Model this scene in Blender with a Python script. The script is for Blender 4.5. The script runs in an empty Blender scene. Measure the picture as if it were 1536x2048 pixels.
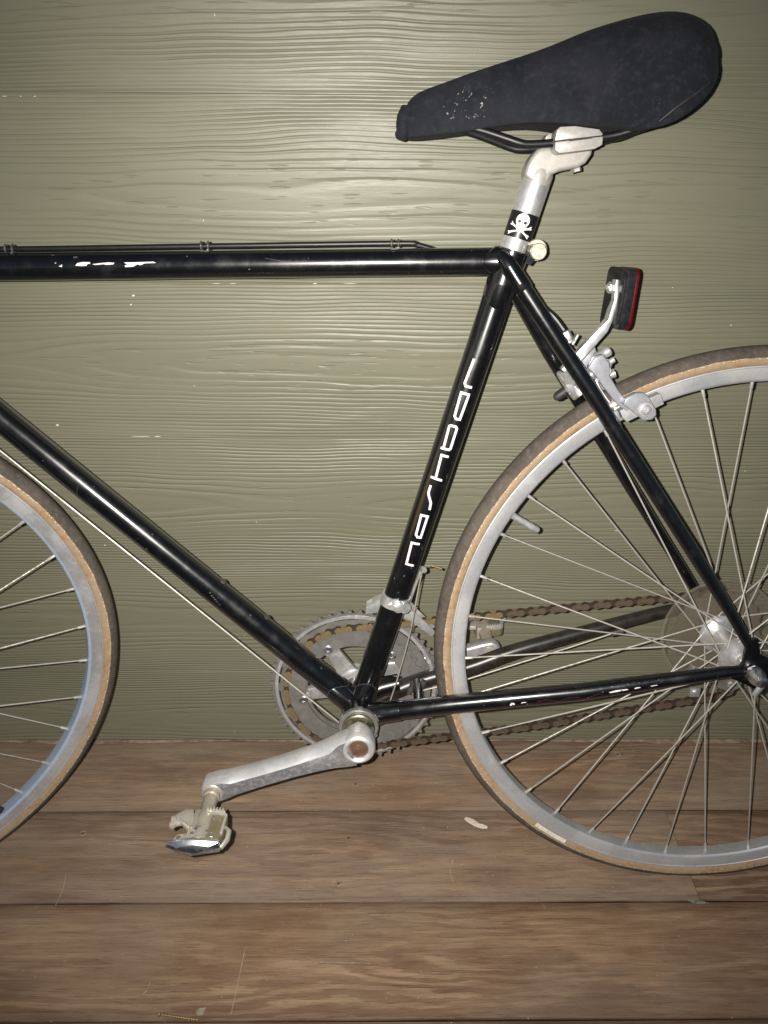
import bpy, bmesh, math, random
import numpy as np
from mathutils import Vector, Matrix

rnd = random.Random(7)
scene = bpy.context.scene
C = scene.collection

# ------------------------------------------------------------------ camera, sky, flash, exposure
LEAN = 0.1621            # the bicycle leans this far (radians) towards the wall
WALL_Y = 0.2314          # wall face; y = 0 is where the rear tyre stands
CAM_LOC = Vector((-0.4041, -0.6473, 0.8898))


def euler_zxy(x, y, z):
    return Matrix.Rotation(z, 3, 'Z') @ Matrix.Rotation(x, 3, 'X') @ Matrix.Rotation(y, 3, 'Y')


A = euler_zxy(-0.3443, -0.0069, -0.0134)
A = Matrix.Rotation(-LEAN, 3, 'X') @ A
right, fwd, upv = A.col[0], A.col[1], A.col[2]
cam_data = bpy.data.cameras.new('camera')
cam = bpy.data.objects.new('camera', cam_data)
C.objects.link(cam)
R = Matrix((right, upv, -fwd)).transposed()
cam.matrix_world = Matrix.Translation(CAM_LOC) @ R.to_4x4()
cam_data.sensor_fit = 'VERTICAL'
cam_data.sensor_height = 24.0
cam_data.lens = 1553.57 / 2048 * 24.0
cam_data.clip_start = 0.02
cam_data.clip_end = 200
scene.camera = cam

world = bpy.data.worlds.new('World')
scene.world = world
world.use_nodes = True
wn = world.node_tree
sky = wn.nodes.new('ShaderNodeTexSky')
sky.sky_type = 'NISHITA'
sky.sun_disc = False
sky.sun_elevation = math.radians(12)
sky.sun_rotation = math.radians(250)
sky.ozone_density = 3.0
bg = wn.nodes['Background']
wn.links.new(sky.outputs[0], bg.inputs[0])
bg.inputs[1].default_value = 0.032

flash = bpy.data.lights.new('phone_flash', 'SPOT')
flash.spot_size = math.radians(102)
flash.spot_blend = 1.0
flash.energy = 63.0
flash.color = (1.0, 0.95, 0.88)
flash.shadow_soft_size = 0.003
fo = bpy.data.objects.new('phone_flash', flash)
fo.location = CAM_LOC + right * -0.0205 + upv * 0.007
C.objects.link(fo)
fo.rotation_euler = cam.matrix_world.to_euler()

vs = scene.view_settings
vs.view_transform = 'Standard'
vs.look = 'None'
vs.exposure = 0.0
vs.gamma = 1.0
vs.use_curve_mapping = False
scene.cycles.use_denoising = True
scene.cycles.max_bounces = 8
scene.cycles.caustics_reflective = False
scene.cycles.caustics_refractive = False


# ------------------------------------------------------------------ node helpers
class Mat:
    def __init__(s, name):
        s.m = bpy.data.materials.new(name)
        s.m.use_nodes = True
        s.nt = s.m.node_tree
        s.b = s.nt.nodes['Principled BSDF']

    def node(s, t, **kw):
        n = s.nt.nodes.new(t)
        for k, v in kw.items():
            setattr(n, k, v)
        return n

    def put(s, sock, v):
        if isinstance(v, bpy.types.NodeSocket):
            s.nt.links.new(v, sock)
        elif v is not None:
            if isinstance(v, (tuple, list)) and len(v) == 3 and len(sock.default_value) == 4:
                v = (*v, 1)
            sock.default_value = v

    def set(s, **kw):
        names = dict(color='Base Color', rough='Roughness', metal='Metallic', coat='Coat Weight', coat_rough='Coat Roughness',
                     normal='Normal', spec='Specular IOR Level', sheen='Sheen Weight', sheen_rough='Sheen Roughness', trans='Transmission Weight',
                     alpha='Alpha', ior='IOR', sheen_tint='Sheen Tint')
        for k, v in kw.items():
            s.put(s.b.inputs[names[k]], v)
        return s

    def math(s, op, a, b=None, c=None, clamp=False):
        n = s.node('ShaderNodeMath', operation=op, use_clamp=clamp)
        s.put(n.inputs[0], a)
        if b is not None:
            s.put(n.inputs[1], b)
        if c is not None:
            s.put(n.inputs[2], c)
        return n.outputs[0]

    def coords(s):
        if not hasattr(s, '_c'):
            s._c = s.node('ShaderNodeTexCoord').outputs['Object']
            sep = s.node('ShaderNodeSeparateXYZ')
            s.put(sep.inputs[0], s._c)
            s.X, s.Y, s.Z = sep.outputs
        return s._c

    def rand(s):
        return s.node('ShaderNodeObjectInfo').outputs['Random']

    def vec(s, x, y, z):
        n = s.node('ShaderNodeCombineXYZ')
        s.put(n.inputs[0], x); s.put(n.inputs[1], y); s.put(n.inputs[2], z)
        return n.outputs[0]

    def noise(s, vec, scale=1.0, detail=2.0, rough=0.5, dist=0.0, col=False):
        n = s.node('ShaderNodeTexNoise')
        s.put(n.inputs['Vector'], vec)
        n.inputs['Scale'].default_value = scale
        n.inputs['Detail'].default_value = detail
        n.inputs['Roughness'].default_value = rough
        n.inputs['Distortion'].default_value = dist
        return n.outputs['Color' if col else 'Fac']

    def ramp(s, f, stops, interp='LINEAR'):
        n = s.node('ShaderNodeValToRGB')
        n.color_ramp.interpolation = interp
        el = n.color_ramp.elements
        while len(el) > len(stops):
            el.remove(el[-1])
        while len(el) < len(stops):
            el.new(0.5)
        for e, (p, c) in zip(el, stops):
            e.position = p
            e.color = (*c, 1) if isinstance(c, (tuple, list)) else (c, c, c, 1)
        s.put(n.inputs[0], f)
        return n.outputs[0]

    def mix(s, f, a, b, mode='MIX'):
        n = s.node('ShaderNodeMix', data_type='RGBA', blend_type=mode)
        s.put(n.inputs[0], f)
        s.put(n.inputs[6], a)
        s.put(n.inputs[7], b)
        return n.outputs[2]

    def step(s, v, lo, hi):
        n = s.node('ShaderNodeMapRange', interpolation_type='SMOOTHSTEP')
        s.put(n.inputs[0], v)
        n.inputs[1].default_value = lo
        n.inputs[2].default_value = hi
        return n.outputs[0]

    def bump(s, h, dist, strength=1.0, normal=None):
        n = s.node('ShaderNodeBump')
        n.inputs['Distance'].default_value = dist
        n.inputs['Strength'].default_value = strength
        s.put(n.inputs['Height'], h)
        if normal is not None:
            s.put(n.inputs['Normal'], normal)
        return n.outputs[0]


# ------------------------------------------------------------------ materials
def m_siding():
    m = Mat('sage_painted_cedar_grain')
    m.coords()
    r = m.math('MULTIPLY', m.rand(), 37.0)
    X, Z = m.X, m.Z
    # slow bending of the grain
    w1 = m.noise(m.vec(m.math('MULTIPLY', X, 2.3), r, m.math('MULTIPLY', Z, 5.0)), 1.0, 1.5)
    w2 = m.noise(m.vec(m.math('MULTIPLY', X, 6.5), m.math('ADD', r, 9.0), m.math('MULTIPLY', Z, 10.0)), 1.0, 1.0)
    bend = m.math('ADD', m.math('MULTIPLY', m.math('SUBTRACT', w1, 0.5), 0.030), m.math('MULTIPLY', m.math('SUBTRACT', w2, 0.5), 0.009))
    # keep lines near the board edges straighter
    az = m.math('ABSOLUTE', Z)
    keep = m.step(az, 0.093, 0.060)
    keep = m.math('MULTIPLY_ADD', keep, 0.8, 0.2)
    u = m.math('ADD', Z, m.math('MULTIPLY', bend, keep))
    dep = m.noise(m.vec(m.math('MULTIPLY', X, 1.9), m.math('ADD', r, 21.0), 0.0), 1.0, 0.5)
    dep = m.math('MULTIPLY', m.math('SUBTRACT', dep, 0.47), 0.12)
    rr = m.math('SQRT', m.math('ADD', m.math('MULTIPLY', u, u), m.math('MULTIPLY', dep, dep)))
    ph = m.math('MULTIPLY', m.math('POWER', m.math('DIVIDE', rr, 0.0925), 1.70), 15.5)
    ph = m.math('ADD', ph, m.math('MULTIPLY', m.noise(m.vec(m.math('MULTIPLY', X, 6.0), r, m.math('MULTIPLY', Z, 60.0)), 1.0, 1.0), 1.0))
    f = m.math('FRACT', ph)
    g1 = m.step(f, 0.0, 0.26)
    g2 = m.step(f, 1.0, 0.58)
    groove = m.math('SUBTRACT', 1.0, m.math('MULTIPLY', g1, g2))       # 1 in the groove
    amp = m.noise(m.vec(m.math('MULTIPLY', X, 5.0), m.math('ADD', r, 3.0), m.math('MULTIPLY', Z, 40.0)), 1.0, 2.0)
    amp = m.math('MULTIPLY_ADD', m.step(amp, 0.32, 0.62), 0.75, 0.25)
    groove = m.math('MULTIPLY', groove, amp)
    # broad cathedral areas hold short pore strokes instead of lines
    pv = m.noise(m.vec(m.math('MULTIPLY', X, 26.0), m.math('ADD', r, 5.0), m.math('MULTIPLY', Z, 430.0)), 1.0, 0.0)
    pore = m.math('MULTIPLY', m.step(pv, 0.69, 0.80), m.step(rr, 0.045, 0.022))
    fine = m.noise(m.vec(m.math('MULTIPLY', X, 60.0), r, m.math('MULTIPLY', Z, 600.0)), 1.0, 3.0)
    orange = m.noise(m._c, 700.0, 3.0)
    h = m.math('SUBTRACT', 0.0, groove)
    h = m.math('SUBTRACT', h, m.math('MULTIPLY', pore, 0.6))
    h = m.math('ADD', h, m.math('MULTIPLY', fine, 0.12))
    h = m.math('ADD', h, m.math('MULTIPLY', orange, 0.12))
    nrm = m.bump(h, 0.00066, 1.0)
    blot = m.noise(m.vec(m.math('MULTIPLY', X, 4.0), r, m.math('MULTIPLY', Z, 9.0)), 1.0, 3.0)
    col = m.ramp(blot, [(0.3, (0.176, 0.174, 0.120)), (0.7, (0.197, 0.191, 0.133))])
    chip = m.step(m.noise(m._c, 95.0, 1.0), 0.815, 0.83)
    col = m.mix(chip, col, (0.62, 0.6, 0.5))
    m.set(color=col, rough=m.math('MULTIPLY_ADD', fine, 0.16, 0.37), spec=0.5, normal=nrm)
    return m.m


def m_deck(grainy=0.0, name='weathered_brown_board', grey=0.0):
    m = Mat(name)
    m.coords()
    r = m.math('MULTIPLY', m.rand(), 53.0)
    X, Y = m.X, m.Y
    w = m.noise(m.vec(m.math('MULTIPLY', X, 2.0), m.math('MULTIPLY', Y, 7.0), r), 1.0, 2.0)
    u = m.math('ADD', Y, m.math('MULTIPLY', m.math('SUBTRACT', w, 0.5), 0.07))
    dep = m.math('MULTIPLY', m.math('SUBTRACT', m.noise(m.vec(m.math('MULTIPLY', X, 1.6), 0.0, m.math('ADD', r, 4.0)), 1.0, 1.0), 0.45), 0.20)
    rr = m.math('SQRT', m.math('ADD', m.math('MULTIPLY', u, u), m.math('MULTIPLY', dep, dep)))
    ph = m.math('ADD', m.math('MULTIPLY', rr, 75.0), m.math('MULTIPLY', m.noise(m.vec(m.math('MULTIPLY', X, 7.0), m.math('MULTIPLY', Y, 45.0), r), 1.0, 4.0, 0.6), 3.0))
    f = m.math('FRACT', ph)
    late = m.math('MULTIPLY', m.step(f, 0.30, 0.55), m.step(f, 1.0, 0.86))
    patch = m.noise(m.vec(m.math('MULTIPLY', X, 2.2), m.math('MULTIPLY', Y, 9.0), m.math('ADD', r, 7.0)), 1.0, 4.0, 0.55)
    vis = m.math('MULTIPLY_ADD', m.step(patch, 0.38, 0.66), 0.55, 0.10 + grainy * 0.45)
    late = m.math('MULTIPLY', late, vis)
    streak = m.noise(m.vec(m.math('MULTIPLY', X, 7.0), m.math('MULTIPLY', Y, 90.0), r), 1.0, 6.0, 0.62)
    blot = m.noise(m.vec(m.math('MULTIPLY', X, 6.0), m.math('MULTIPLY', Y, 12.0), m.math('ADD', r, 2.0)), 1.0, 5.0, 0.6)
    base = m.ramp(blot, [(0.25, (0.225, 0.136, 0.078)), (0.5, (0.355, 0.228, 0.138)), (0.75, (0.475, 0.333, 0.210))])
    base = m.mix(m.step(streak, 0.38, 0.66), m.mix(0.48, base, (0.125, 0.064, 0.036)), base)
    base = m.mix(m.math('MULTIPLY', late, 1.0), base, (0.150, 0.080, 0.045))
    edge = m.step(m.math('ADD', m.math('ABSOLUTE', Y), m.math('MULTIPLY', m.math('SUBTRACT', blot, 0.5), 0.035)), 0.052, 0.069)
    base = m.mix(m.math('MULTIPLY', edge, 0.62), base, (0.115, 0.062, 0.038))
    dusty = m.noise(m.vec(m.math('MULTIPLY', X, 3.5), m.math('MULTIPLY', Y, 9.0), r), 1.0, 5.0, 0.65)
    if grey:
        base = m.mix(m.math('MULTIPLY_ADD', m.step(dusty, 0.35, 0.65), grey, 0.12), base, (0.250, 0.205, 0.165))
    crisp = m.noise(m.vec(m.math('MULTIPLY', X, 22.0), m.math('MULTIPLY', Y, 620.0), r), 1.0, 4.0, 0.7)
    base = m.mix(m.math('MULTIPLY', m.step(crisp, 0.54, 0.70), 0.38), base, (0.075, 0.042, 0.027))
    base = m.mix(m.math('MULTIPLY', m.step(crisp, 0.42, 0.30), 0.30), base, (0.40, 0.31, 0.22))
    # grey dust film and small pale specks, thin scratches
    dust = m.noise(m._c, 5.0, 5.0, 0.6)
    base = m.mix(m.math('MULTIPLY', m.step(dust, 0.42, 0.72), 0.50), base, (0.30, 0.235, 0.175))
    speck = m.step(m.noise(m._c, 210.0, 2.0), 0.72, 0.78)
    base = m.mix(m.math('MULTIPLY', speck, 0.7), base, (0.42, 0.36, 0.28))
    smear = m.noise(m.vec(m.math('MULTIPLY', X, 30.0), m.math('MULTIPLY', Y, 18.0), r), 1.0, 4.0, 0.7, 1.2)
    base = m.mix(m.math('MULTIPLY', m.step(smear, 0.64, 0.76), 0.35), base, (0.32, 0.27, 0.21))
    stain = m.noise(m.vec(m.math('MULTIPLY', X, 3.2), m.math('MULTIPLY', Y, 11.0), m.math('ADD', r, 31.0)), 1.0, 5.0, 0.62, 0.4)
    base = m.mix(m.math('MULTIPLY', m.step(stain, 0.52, 0.68), 0.50), base, (0.110, 0.064, 0.044))
    packed = m.math('MULTIPLY', m.step(m.Z, -0.0022, -0.0036), m.math('MULTIPLY_ADD', m.step(blot, 0.35, 0.6), 0.5, 0.5))
    base = m.mix(packed, base, (0.014, 0.009, 0.006))
    h = m.math('ADD', m.math('MULTIPLY', streak, 0.6), m.math('MULTIPLY', m.math('SUBTRACT', 1.0, late), 0.9))
    h = m.math('ADD', h, m.math('MULTIPLY', m.noise(m._c, 300.0, 4.0), 0.45))
    h = m.math('SUBTRACT', h, m.math('MULTIPLY', m.step(crisp, 0.54, 0.70), 0.5))
    m.set(color=base, rough=m.math('MULTIPLY_ADD', blot, 0.2, 0.52), spec=0.35, normal=m.bump(h, 0.0006, 0.9))
    return m.m


def m_paint():
    m = Mat('glossy_black_enamel')
    m.coords()
    n = m.noise(m._c, 55.0, 4.0, 0.65)
    sc = m.noise(m._c, 900.0, 2.0)
    col = m.mix(m.math('MULTIPLY', m.step(n, 0.55, 0.75), 0.5), (0.0035, 0.0038, 0.0050), (0.012, 0.012, 0.013))
    m.set(color=col, rough=m.math('MULTIPLY_ADD', m.step(n, 0.4, 0.75), 0.14, 0.24), spec=0.5, coat=1.0, coat_rough=0.06,
          normal=m.bump(sc, 0.00003, 0.6))
    return m.m


def m_metal(name, col, rough, dirt=0.0, dirt_col=(0.10, 0.075, 0.045), dirt_scale=120.0, metal=1.0, bump=0.00004, brushed=False, lo=0.45, hi=0.65):
    m = Mat(name)
    m.coords()
    n = m.noise(m._c, dirt_scale, 5.0, 0.65)
    k = m.math('MULTIPLY', m.step(n, lo, hi), dirt)
    g = m.noise(m._c, 900.0, 3.0)
    fleck = m.noise(m._c, 300.0, 4.0, 0.6)
    c = m.mix(m.math('MULTIPLY', m.step(fleck, 0.4, 0.7), 0.35), col, tuple(x * 0.6 for x in col))
    m.set(color=m.mix(k, c, dirt_col), metal=m.math('MULTIPLY_ADD', k, -0.85 * metal, metal),
          rough=m.math('ADD', m.math('MULTIPLY_ADD', k, 0.4, rough), m.math('MULTIPLY', fleck, 0.12)),
          normal=m.bump(m.math('ADD', g, m.math('MULTIPLY', n, 1.5 * dirt)), bump, 0.8))
    return m.m


def m_plain(name, col, rough=0.5, metal=0.0, spec=0.5, noise=0.25, scale=200.0, bump=0.00005):
    m = Mat(name)
    m.coords()
    n = m.noise(m._c, scale, 4.0, 0.6)
    m.set(color=m.mix(m.step(n, 0.3, 0.7), tuple(x * (1 - noise) for x in col), tuple(min(1, x * (1 + noise)) for x in col)), rough=rough, metal=metal,
          spec=spec, normal=m.bump(n, bump, 1.0))
    return m.m


def m_fabric():
    m = Mat('faded_black_stretch_cloth')
    m.coords()
    big = m.noise(m._c, 24.0, 4.0, 0.6)
    wear = m.noise(m._c, 160.0, 5.0, 0.7)
    fuzz = m.noise(m._c, 1500.0, 2.0)
    lint = m.step(m.noise(m._c, 420.0, 1.0), 0.80, 0.84)
    c = m.mix(m.step(big, 0.3, 0.7), (0.0105, 0.0117, 0.0160), (0.0190, 0.0205, 0.0260))
    c = m.mix(m.math('MULTIPLY', m.step(wear, 0.45, 0.75), 0.6), c, (0.034, 0.036, 0.041))
    c = m.mix(m.math('MULTIPLY', lint, 0.35), c, (0.20, 0.19, 0.17))
    # pale bird-dropping specks near the nose
    near = m.math('MULTIPLY', m.step(m.X, -0.298, -0.312), m.step(m.X, -0.350, -0.334))
    near = m.math('MULTIPLY', near, m.step(m.Y, 0.0, -0.006))
    near = m.math('MULTIPLY', near, m.step(m.Z, 0.898, 0.886))
    near = m.math('MULTIPLY', near, m.step(m.Z, 0.862, 0.876))
    near = m.math('MULTIPLY', near, m.step(m.noise(m._c, 90.0, 2.0), 0.42, 0.56))
    sp = m.step(m.noise(m._c, 260.0, 4.0, 0.7), 0.605, 0.67)
    c = m.mix(m.math('MULTIPLY', sp, near), c, (0.50, 0.48, 0.42))
    h = m.math('ADD', m.math('MULTIPLY', fuzz, 0.6), m.math('ADD', m.math('MULTIPLY', wear, 1.2), m.math('MULTIPLY', big, 5.0)))
    m.set(color=c, rough=0.95, spec=0.15, sheen=0.02, sheen_rough=0.45, normal=m.bump(h, 0.0004, 0.8))
    return m.m


def m_tyre():
    # tread and gum wall split at a ragged radius; object origin is the hub centre, wheel axis along y
    m = Mat('worn_tread_and_gum_wall')
    m.coords()
    r = m.math('SQRT', m.math('ADD', m.math('MULTIPLY', m.X, m.X), m.math('MULTIPLY', m.Z, m.Z)))
    n = m.noise(m._c, 60.0, 3.0, 0.6)
    n2 = m.noise(m._c, 420.0, 2.0, 0.6)
    edge = m.math('ADD', r, m.math('ADD', m.math('MULTIPLY', m.math('SUBTRACT', n, 0.5), 0.0035), m.math('MULTIPLY', m.math('SUBTRACT', n2, 0.5), 0.0022)))
    t = m.step(edge, 0.3254, 0.3259)
    dn = m.noise(m._c, 26.0, 5.0, 0.65)
    dn2 = m.noise(m._c, 170.0, 5.0, 0.7)
    tread = m.ramp(dn2, [(0.3, (0.050, 0.043, 0.038)), (0.55, (0.078, 0.067, 0.058)), (0.8, (0.17, 0.145, 0.12))])
    tread = m.mix(m.math('MULTIPLY', m.step(dn, 0.35, 0.7), 0.45), tread, (0.135, 0.110, 0.090))
    gum = m.ramp(dn2, [(0.25, (0.20, 0.115, 0.058)), (0.5, (0.32, 0.205, 0.115)), (0.8, (0.48, 0.35, 0.21))])
    gum = m.mix(m.math('MULTIPLY', m.step(dn, 0.30, 0.62), 0.7), gum, (0.34, 0.265, 0.185))
    frayed = m.math('MULTIPLY', m.step(m.math('ABSOLUTE', m.math('SUBTRACT', edge, 0.3249)), 0.0011, 0.0003), m.step(n2, 0.52, 0.62))
    gum = m.mix(frayed, gum, (0.62, 0.50, 0.32))
    h = m.math('ADD', m.math('MULTIPLY', t, 2.2), m.math('MULTIPLY', dn2, 1.2))
    m.set(color=m.mix(t, gum, tread), rough=0.85, spec=0.25, normal=m.bump(h, 0.00025, 1.0))
    return m.m


def m_clear():
    m = Mat('yellowed_clear_plastic')
    m.coords()
    n = m.noise(m._c, 90.0, 5.0, 0.7)
    r = m.math('SQRT', m.math('ADD', m.math('MULTIPLY', m.X, m.X), m.math('MULTIPLY', m.Z, m.Z)))
    ring = m.noise(m.vec(m.math('MULTIPLY', r, 900.0), 0.0, 0.0), 1.0, 2.0)
    a = m.math('MULTIPLY_ADD', m.step(n, 0.3, 0.75), 0.25, 0.08)
    a = m.math('ADD', a, m.math('MULTIPLY', m.step(ring, 0.55, 0.7), 0.12))
    a = m.math('ADD', a, m.math('MULTIPLY', m.step(r, 0.0645, 0.066), 0.25))
    m.set(color=(0.185, 0.165, 0.12), rough=0.3, alpha=a)
    return m.m


MAT = {
    'siding': m_siding(),
    'deck': m_deck(),
    'deck_grey': m_deck(0.0, 'greyed_brown_board', 0.42),
    'deck_grainy': m_deck(1.0, 'coarse_grained_brown_board'),
    'under': m_plain('dark_gap', (0.006, 0.0045, 0.0035), 0.9),
    'raw_wood': m_plain('raw_pale_wood_edge', (0.30, 0.21, 0.15), 0.7, noise=0.4, scale=60.0),
    'paint': m_paint(),
    'alu': m_metal('dull_aluminium', (0.60, 0.60, 0.60), 0.34, 0.35, (0.16, 0.14, 0.115), metal=0.75),
    'alu_bright': m_metal('polished_aluminium', (0.85, 0.85, 0.86), 0.28, 0.12, (0.25, 0.23, 0.20), metal=0.8),
    'cast_alu': m_plain('silver_grey_cast_alloy', (0.40, 0.385, 0.355), 0.42, metal=0.25, noise=0.1),
    'brake_grey': m_plain('grey_anodised_alloy', (0.33, 0.34, 0.37), 0.36, metal=0.35, noise=0.1),
    'chain_dark': m_metal('dark_oily_chain', (0.055, 0.038, 0.026), 0.5, 0.5, (0.03, 0.02, 0.014), 260.0, metal=0.4),
    'dusty_paint': m_plain('dusty_black_enamel', (0.020, 0.017, 0.015), 0.34, noise=0.5, scale=70.0),
    'crank_top': m_metal('polished_crank_alloy', (0.80, 0.80, 0.81), 0.28, 0.18, (0.40, 0.39, 0.38), 45.0, metal=0.65),
    'crank_side': m_metal('scuffed_crank_alloy', (0.52, 0.52, 0.54), 0.32, 0.32, (0.19, 0.19, 0.20), 170.0, metal=0.8),
    'ring': m_metal('grimy_chainring_alloy', (0.185, 0.18, 0.168), 0.34, 0.65, (0.15, 0.14, 0.125), 90.0, metal=0.35),
    'spoke': m_metal('tarnished_spoke_steel', (0.52, 0.50, 0.46), 0.38, 0.5, (0.22, 0.19, 0.15), 150.0, metal=0.45),
    'rim': m_metal('aged_rim_alloy', (0.72, 0.73, 0.76), 0.30, 0.35, (0.30, 0.29, 0.27), 14.0, metal=0.75),
    'rim_inner_sky': m_metal('rim_bed_painted_sky_blue', (0.52, 0.64, 0.84), 0.34, 0.25, (0.30, 0.31, 0.33), 14.0, metal=0.45),  # blue in the base colour stands in for sky reflected by the bed
    'rim_dirty': m_metal('dusty_rim_alloy', (0.66, 0.67, 0.69), 0.36, 0.45, (0.30, 0.28, 0.25), 12.0, metal=0.65),
    'cable': m_metal('bare_cable_steel', (0.55, 0.53, 0.46), 0.40, 0.3, metal=0.6),
    'chain_pale': m_metal('brassy_chain_plate', (0.33, 0.245, 0.13), 0.38, 0.8, (0.085, 0.055, 0.030), 240.0, metal=0.7),
    'chain_rust': m_metal('rusty_chain_plate', (0.115, 0.078, 0.052), 0.6, 0.8, (0.050, 0.034, 0.024), 260.0, metal=0.35, bump=0.0002),
    'rust': m_metal('rusted_bolt_head', (0.22, 0.12, 0.075), 0.38, 0.85, (0.055, 0.028, 0.018), 330.0, metal=0.5, bump=0.0002),
    'mud_metal': m_metal('muddy_pedal_steel', (0.50, 0.45, 0.38), 0.26, 0.6, (0.22, 0.18, 0.13), 130.0, metal=0.4, bump=0.00025),
    'jaw_steel': m_metal('worn_jaw_steel', (0.66, 0.63, 0.58), 0.30, 0.45, (0.27, 0.23, 0.17), 150.0, metal=0.6, bump=0.0002),
    'pocket_grime': m_metal('olive_grime', (0.28, 0.25, 0.15), 0.35, 0.7, (0.11, 0.095, 0.055), 160.0, metal=0.5, bump=0.0003),
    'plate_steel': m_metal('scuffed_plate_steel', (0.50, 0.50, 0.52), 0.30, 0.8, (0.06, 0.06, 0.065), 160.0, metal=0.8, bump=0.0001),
    'chrome': m_metal('scratched_chrome', (0.82, 0.84, 0.88), 0.22, 0.10, (0.10, 0.10, 0.11), 90.0),
    'black_plastic': m_plain('black_plastic', (0.016, 0.016, 0.018), 0.35, noise=0.4),
    'black_rubber': m_plain('black_rubber', (0.02, 0.02, 0.021), 0.55, noise=0.3),
    'housing': m_plain('black_cable_housing', (0.008, 0.008, 0.009), 0.42, noise=0.3),
    'red': m_plain('red_reflector_plastic', (0.10, 0.002, 0.004), 0.18, noise=0.2),
    'white': m_plain('white_lettering', (0.78, 0.72, 0.72), 0.4, noise=0.05),
    'sticker_black': m_plain('black_sticker', (0.010, 0.010, 0.011), 0.35, noise=0.2),
    'bone_white': m_plain('white_print', (0.80, 0.79, 0.76), 0.45, noise=0.03),
    'fabric': m_fabric(),
    'tyre': m_tyre(),
    'clear': m_clear(),
    'rubber_pad': m_plain('grey_brake_block', (0.34, 0.34, 0.345), 0.5, metal=0.3, noise=0.15),
    'flake': m_plain('chalky_paint_flake', (0.66, 0.58, 0.48), 0.8, noise=0.1),
    'flake_dull': m_plain('dull_chip', (0.33, 0.28, 0.20), 0.8, noise=0.2),
    'seam': m_plain('shiny_worn_seam', (0.032, 0.032, 0.033), 0.35, noise=0.3),
    'cogs': m_metal('rusty_cogs', (0.20, 0.165, 0.125), 0.42, 0.7, (0.085, 0.055, 0.035), 150.0, metal=0.5),
    'worn_metal': m_plain('chipped_to_grey_primer', (0.075, 0.072, 0.068), 0.5, noise=0.5, scale=900.0),
    'chip': m_plain('pale_chip_and_glint', (0.62, 0.60, 0.52), 0.5, noise=0.2),  # pale chips and tyre label, also the painted seam glints
    'rusty_hole': m_plain('rusty_nail_hole', (0.085, 0.055, 0.04), 0.8, noise=0.6, scale=900.0),
    'scratch': m_plain('pale_scratch', (0.33, 0.27, 0.20), 0.7, noise=0.3),
    'hole_rim': m_plain('rubbed_wood_ring', (0.27, 0.20, 0.145), 0.6, noise=0.3),
    'leaf': m_plain('dry_grey_leaf', (0.17, 0.17, 0.14), 0.8, noise=0.4),
    'brass': m_metal('brass_screw', (0.75, 0.60, 0.30), 0.3, 0.1),
    'binder': m_plain('greasy_binder_bolt', (0.52, 0.49, 0.38), 0.32, metal=0.6, noise=0.3),
    'cup': m_metal('greasy_bearing_cup', (0.26, 0.25, 0.17), 0.35, 0.6, (0.05, 0.05, 0.035), 150.0),
    'pink': m_plain('faded_pink_lettering', (0.085, 0.012, 0.035), 0.4, noise=0.2),
    'lug_highlight_and_fitting_grey': m_plain('grey_fitting_and_lug_highlight', (0.06, 0.058, 0.055), 0.35, noise=0.3),  # grey of the small fittings, also paints the lug-edge highlights
    'ceiling': m_plain('pale_porch_board', (0.30, 0.28, 0.23), 0.8, noise=0.1),
}


# ------------------------------------------------------------------ mesh builder
def V(*a):
    return Vector(a)


def perp(d):
    d = d.normalized()
    a = V(0, 1, 0) if abs(d.y) < 0.9 else V(1, 0, 0)
    u = a.cross(d).normalized()
    return u, d.cross(u).normalized()


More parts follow.
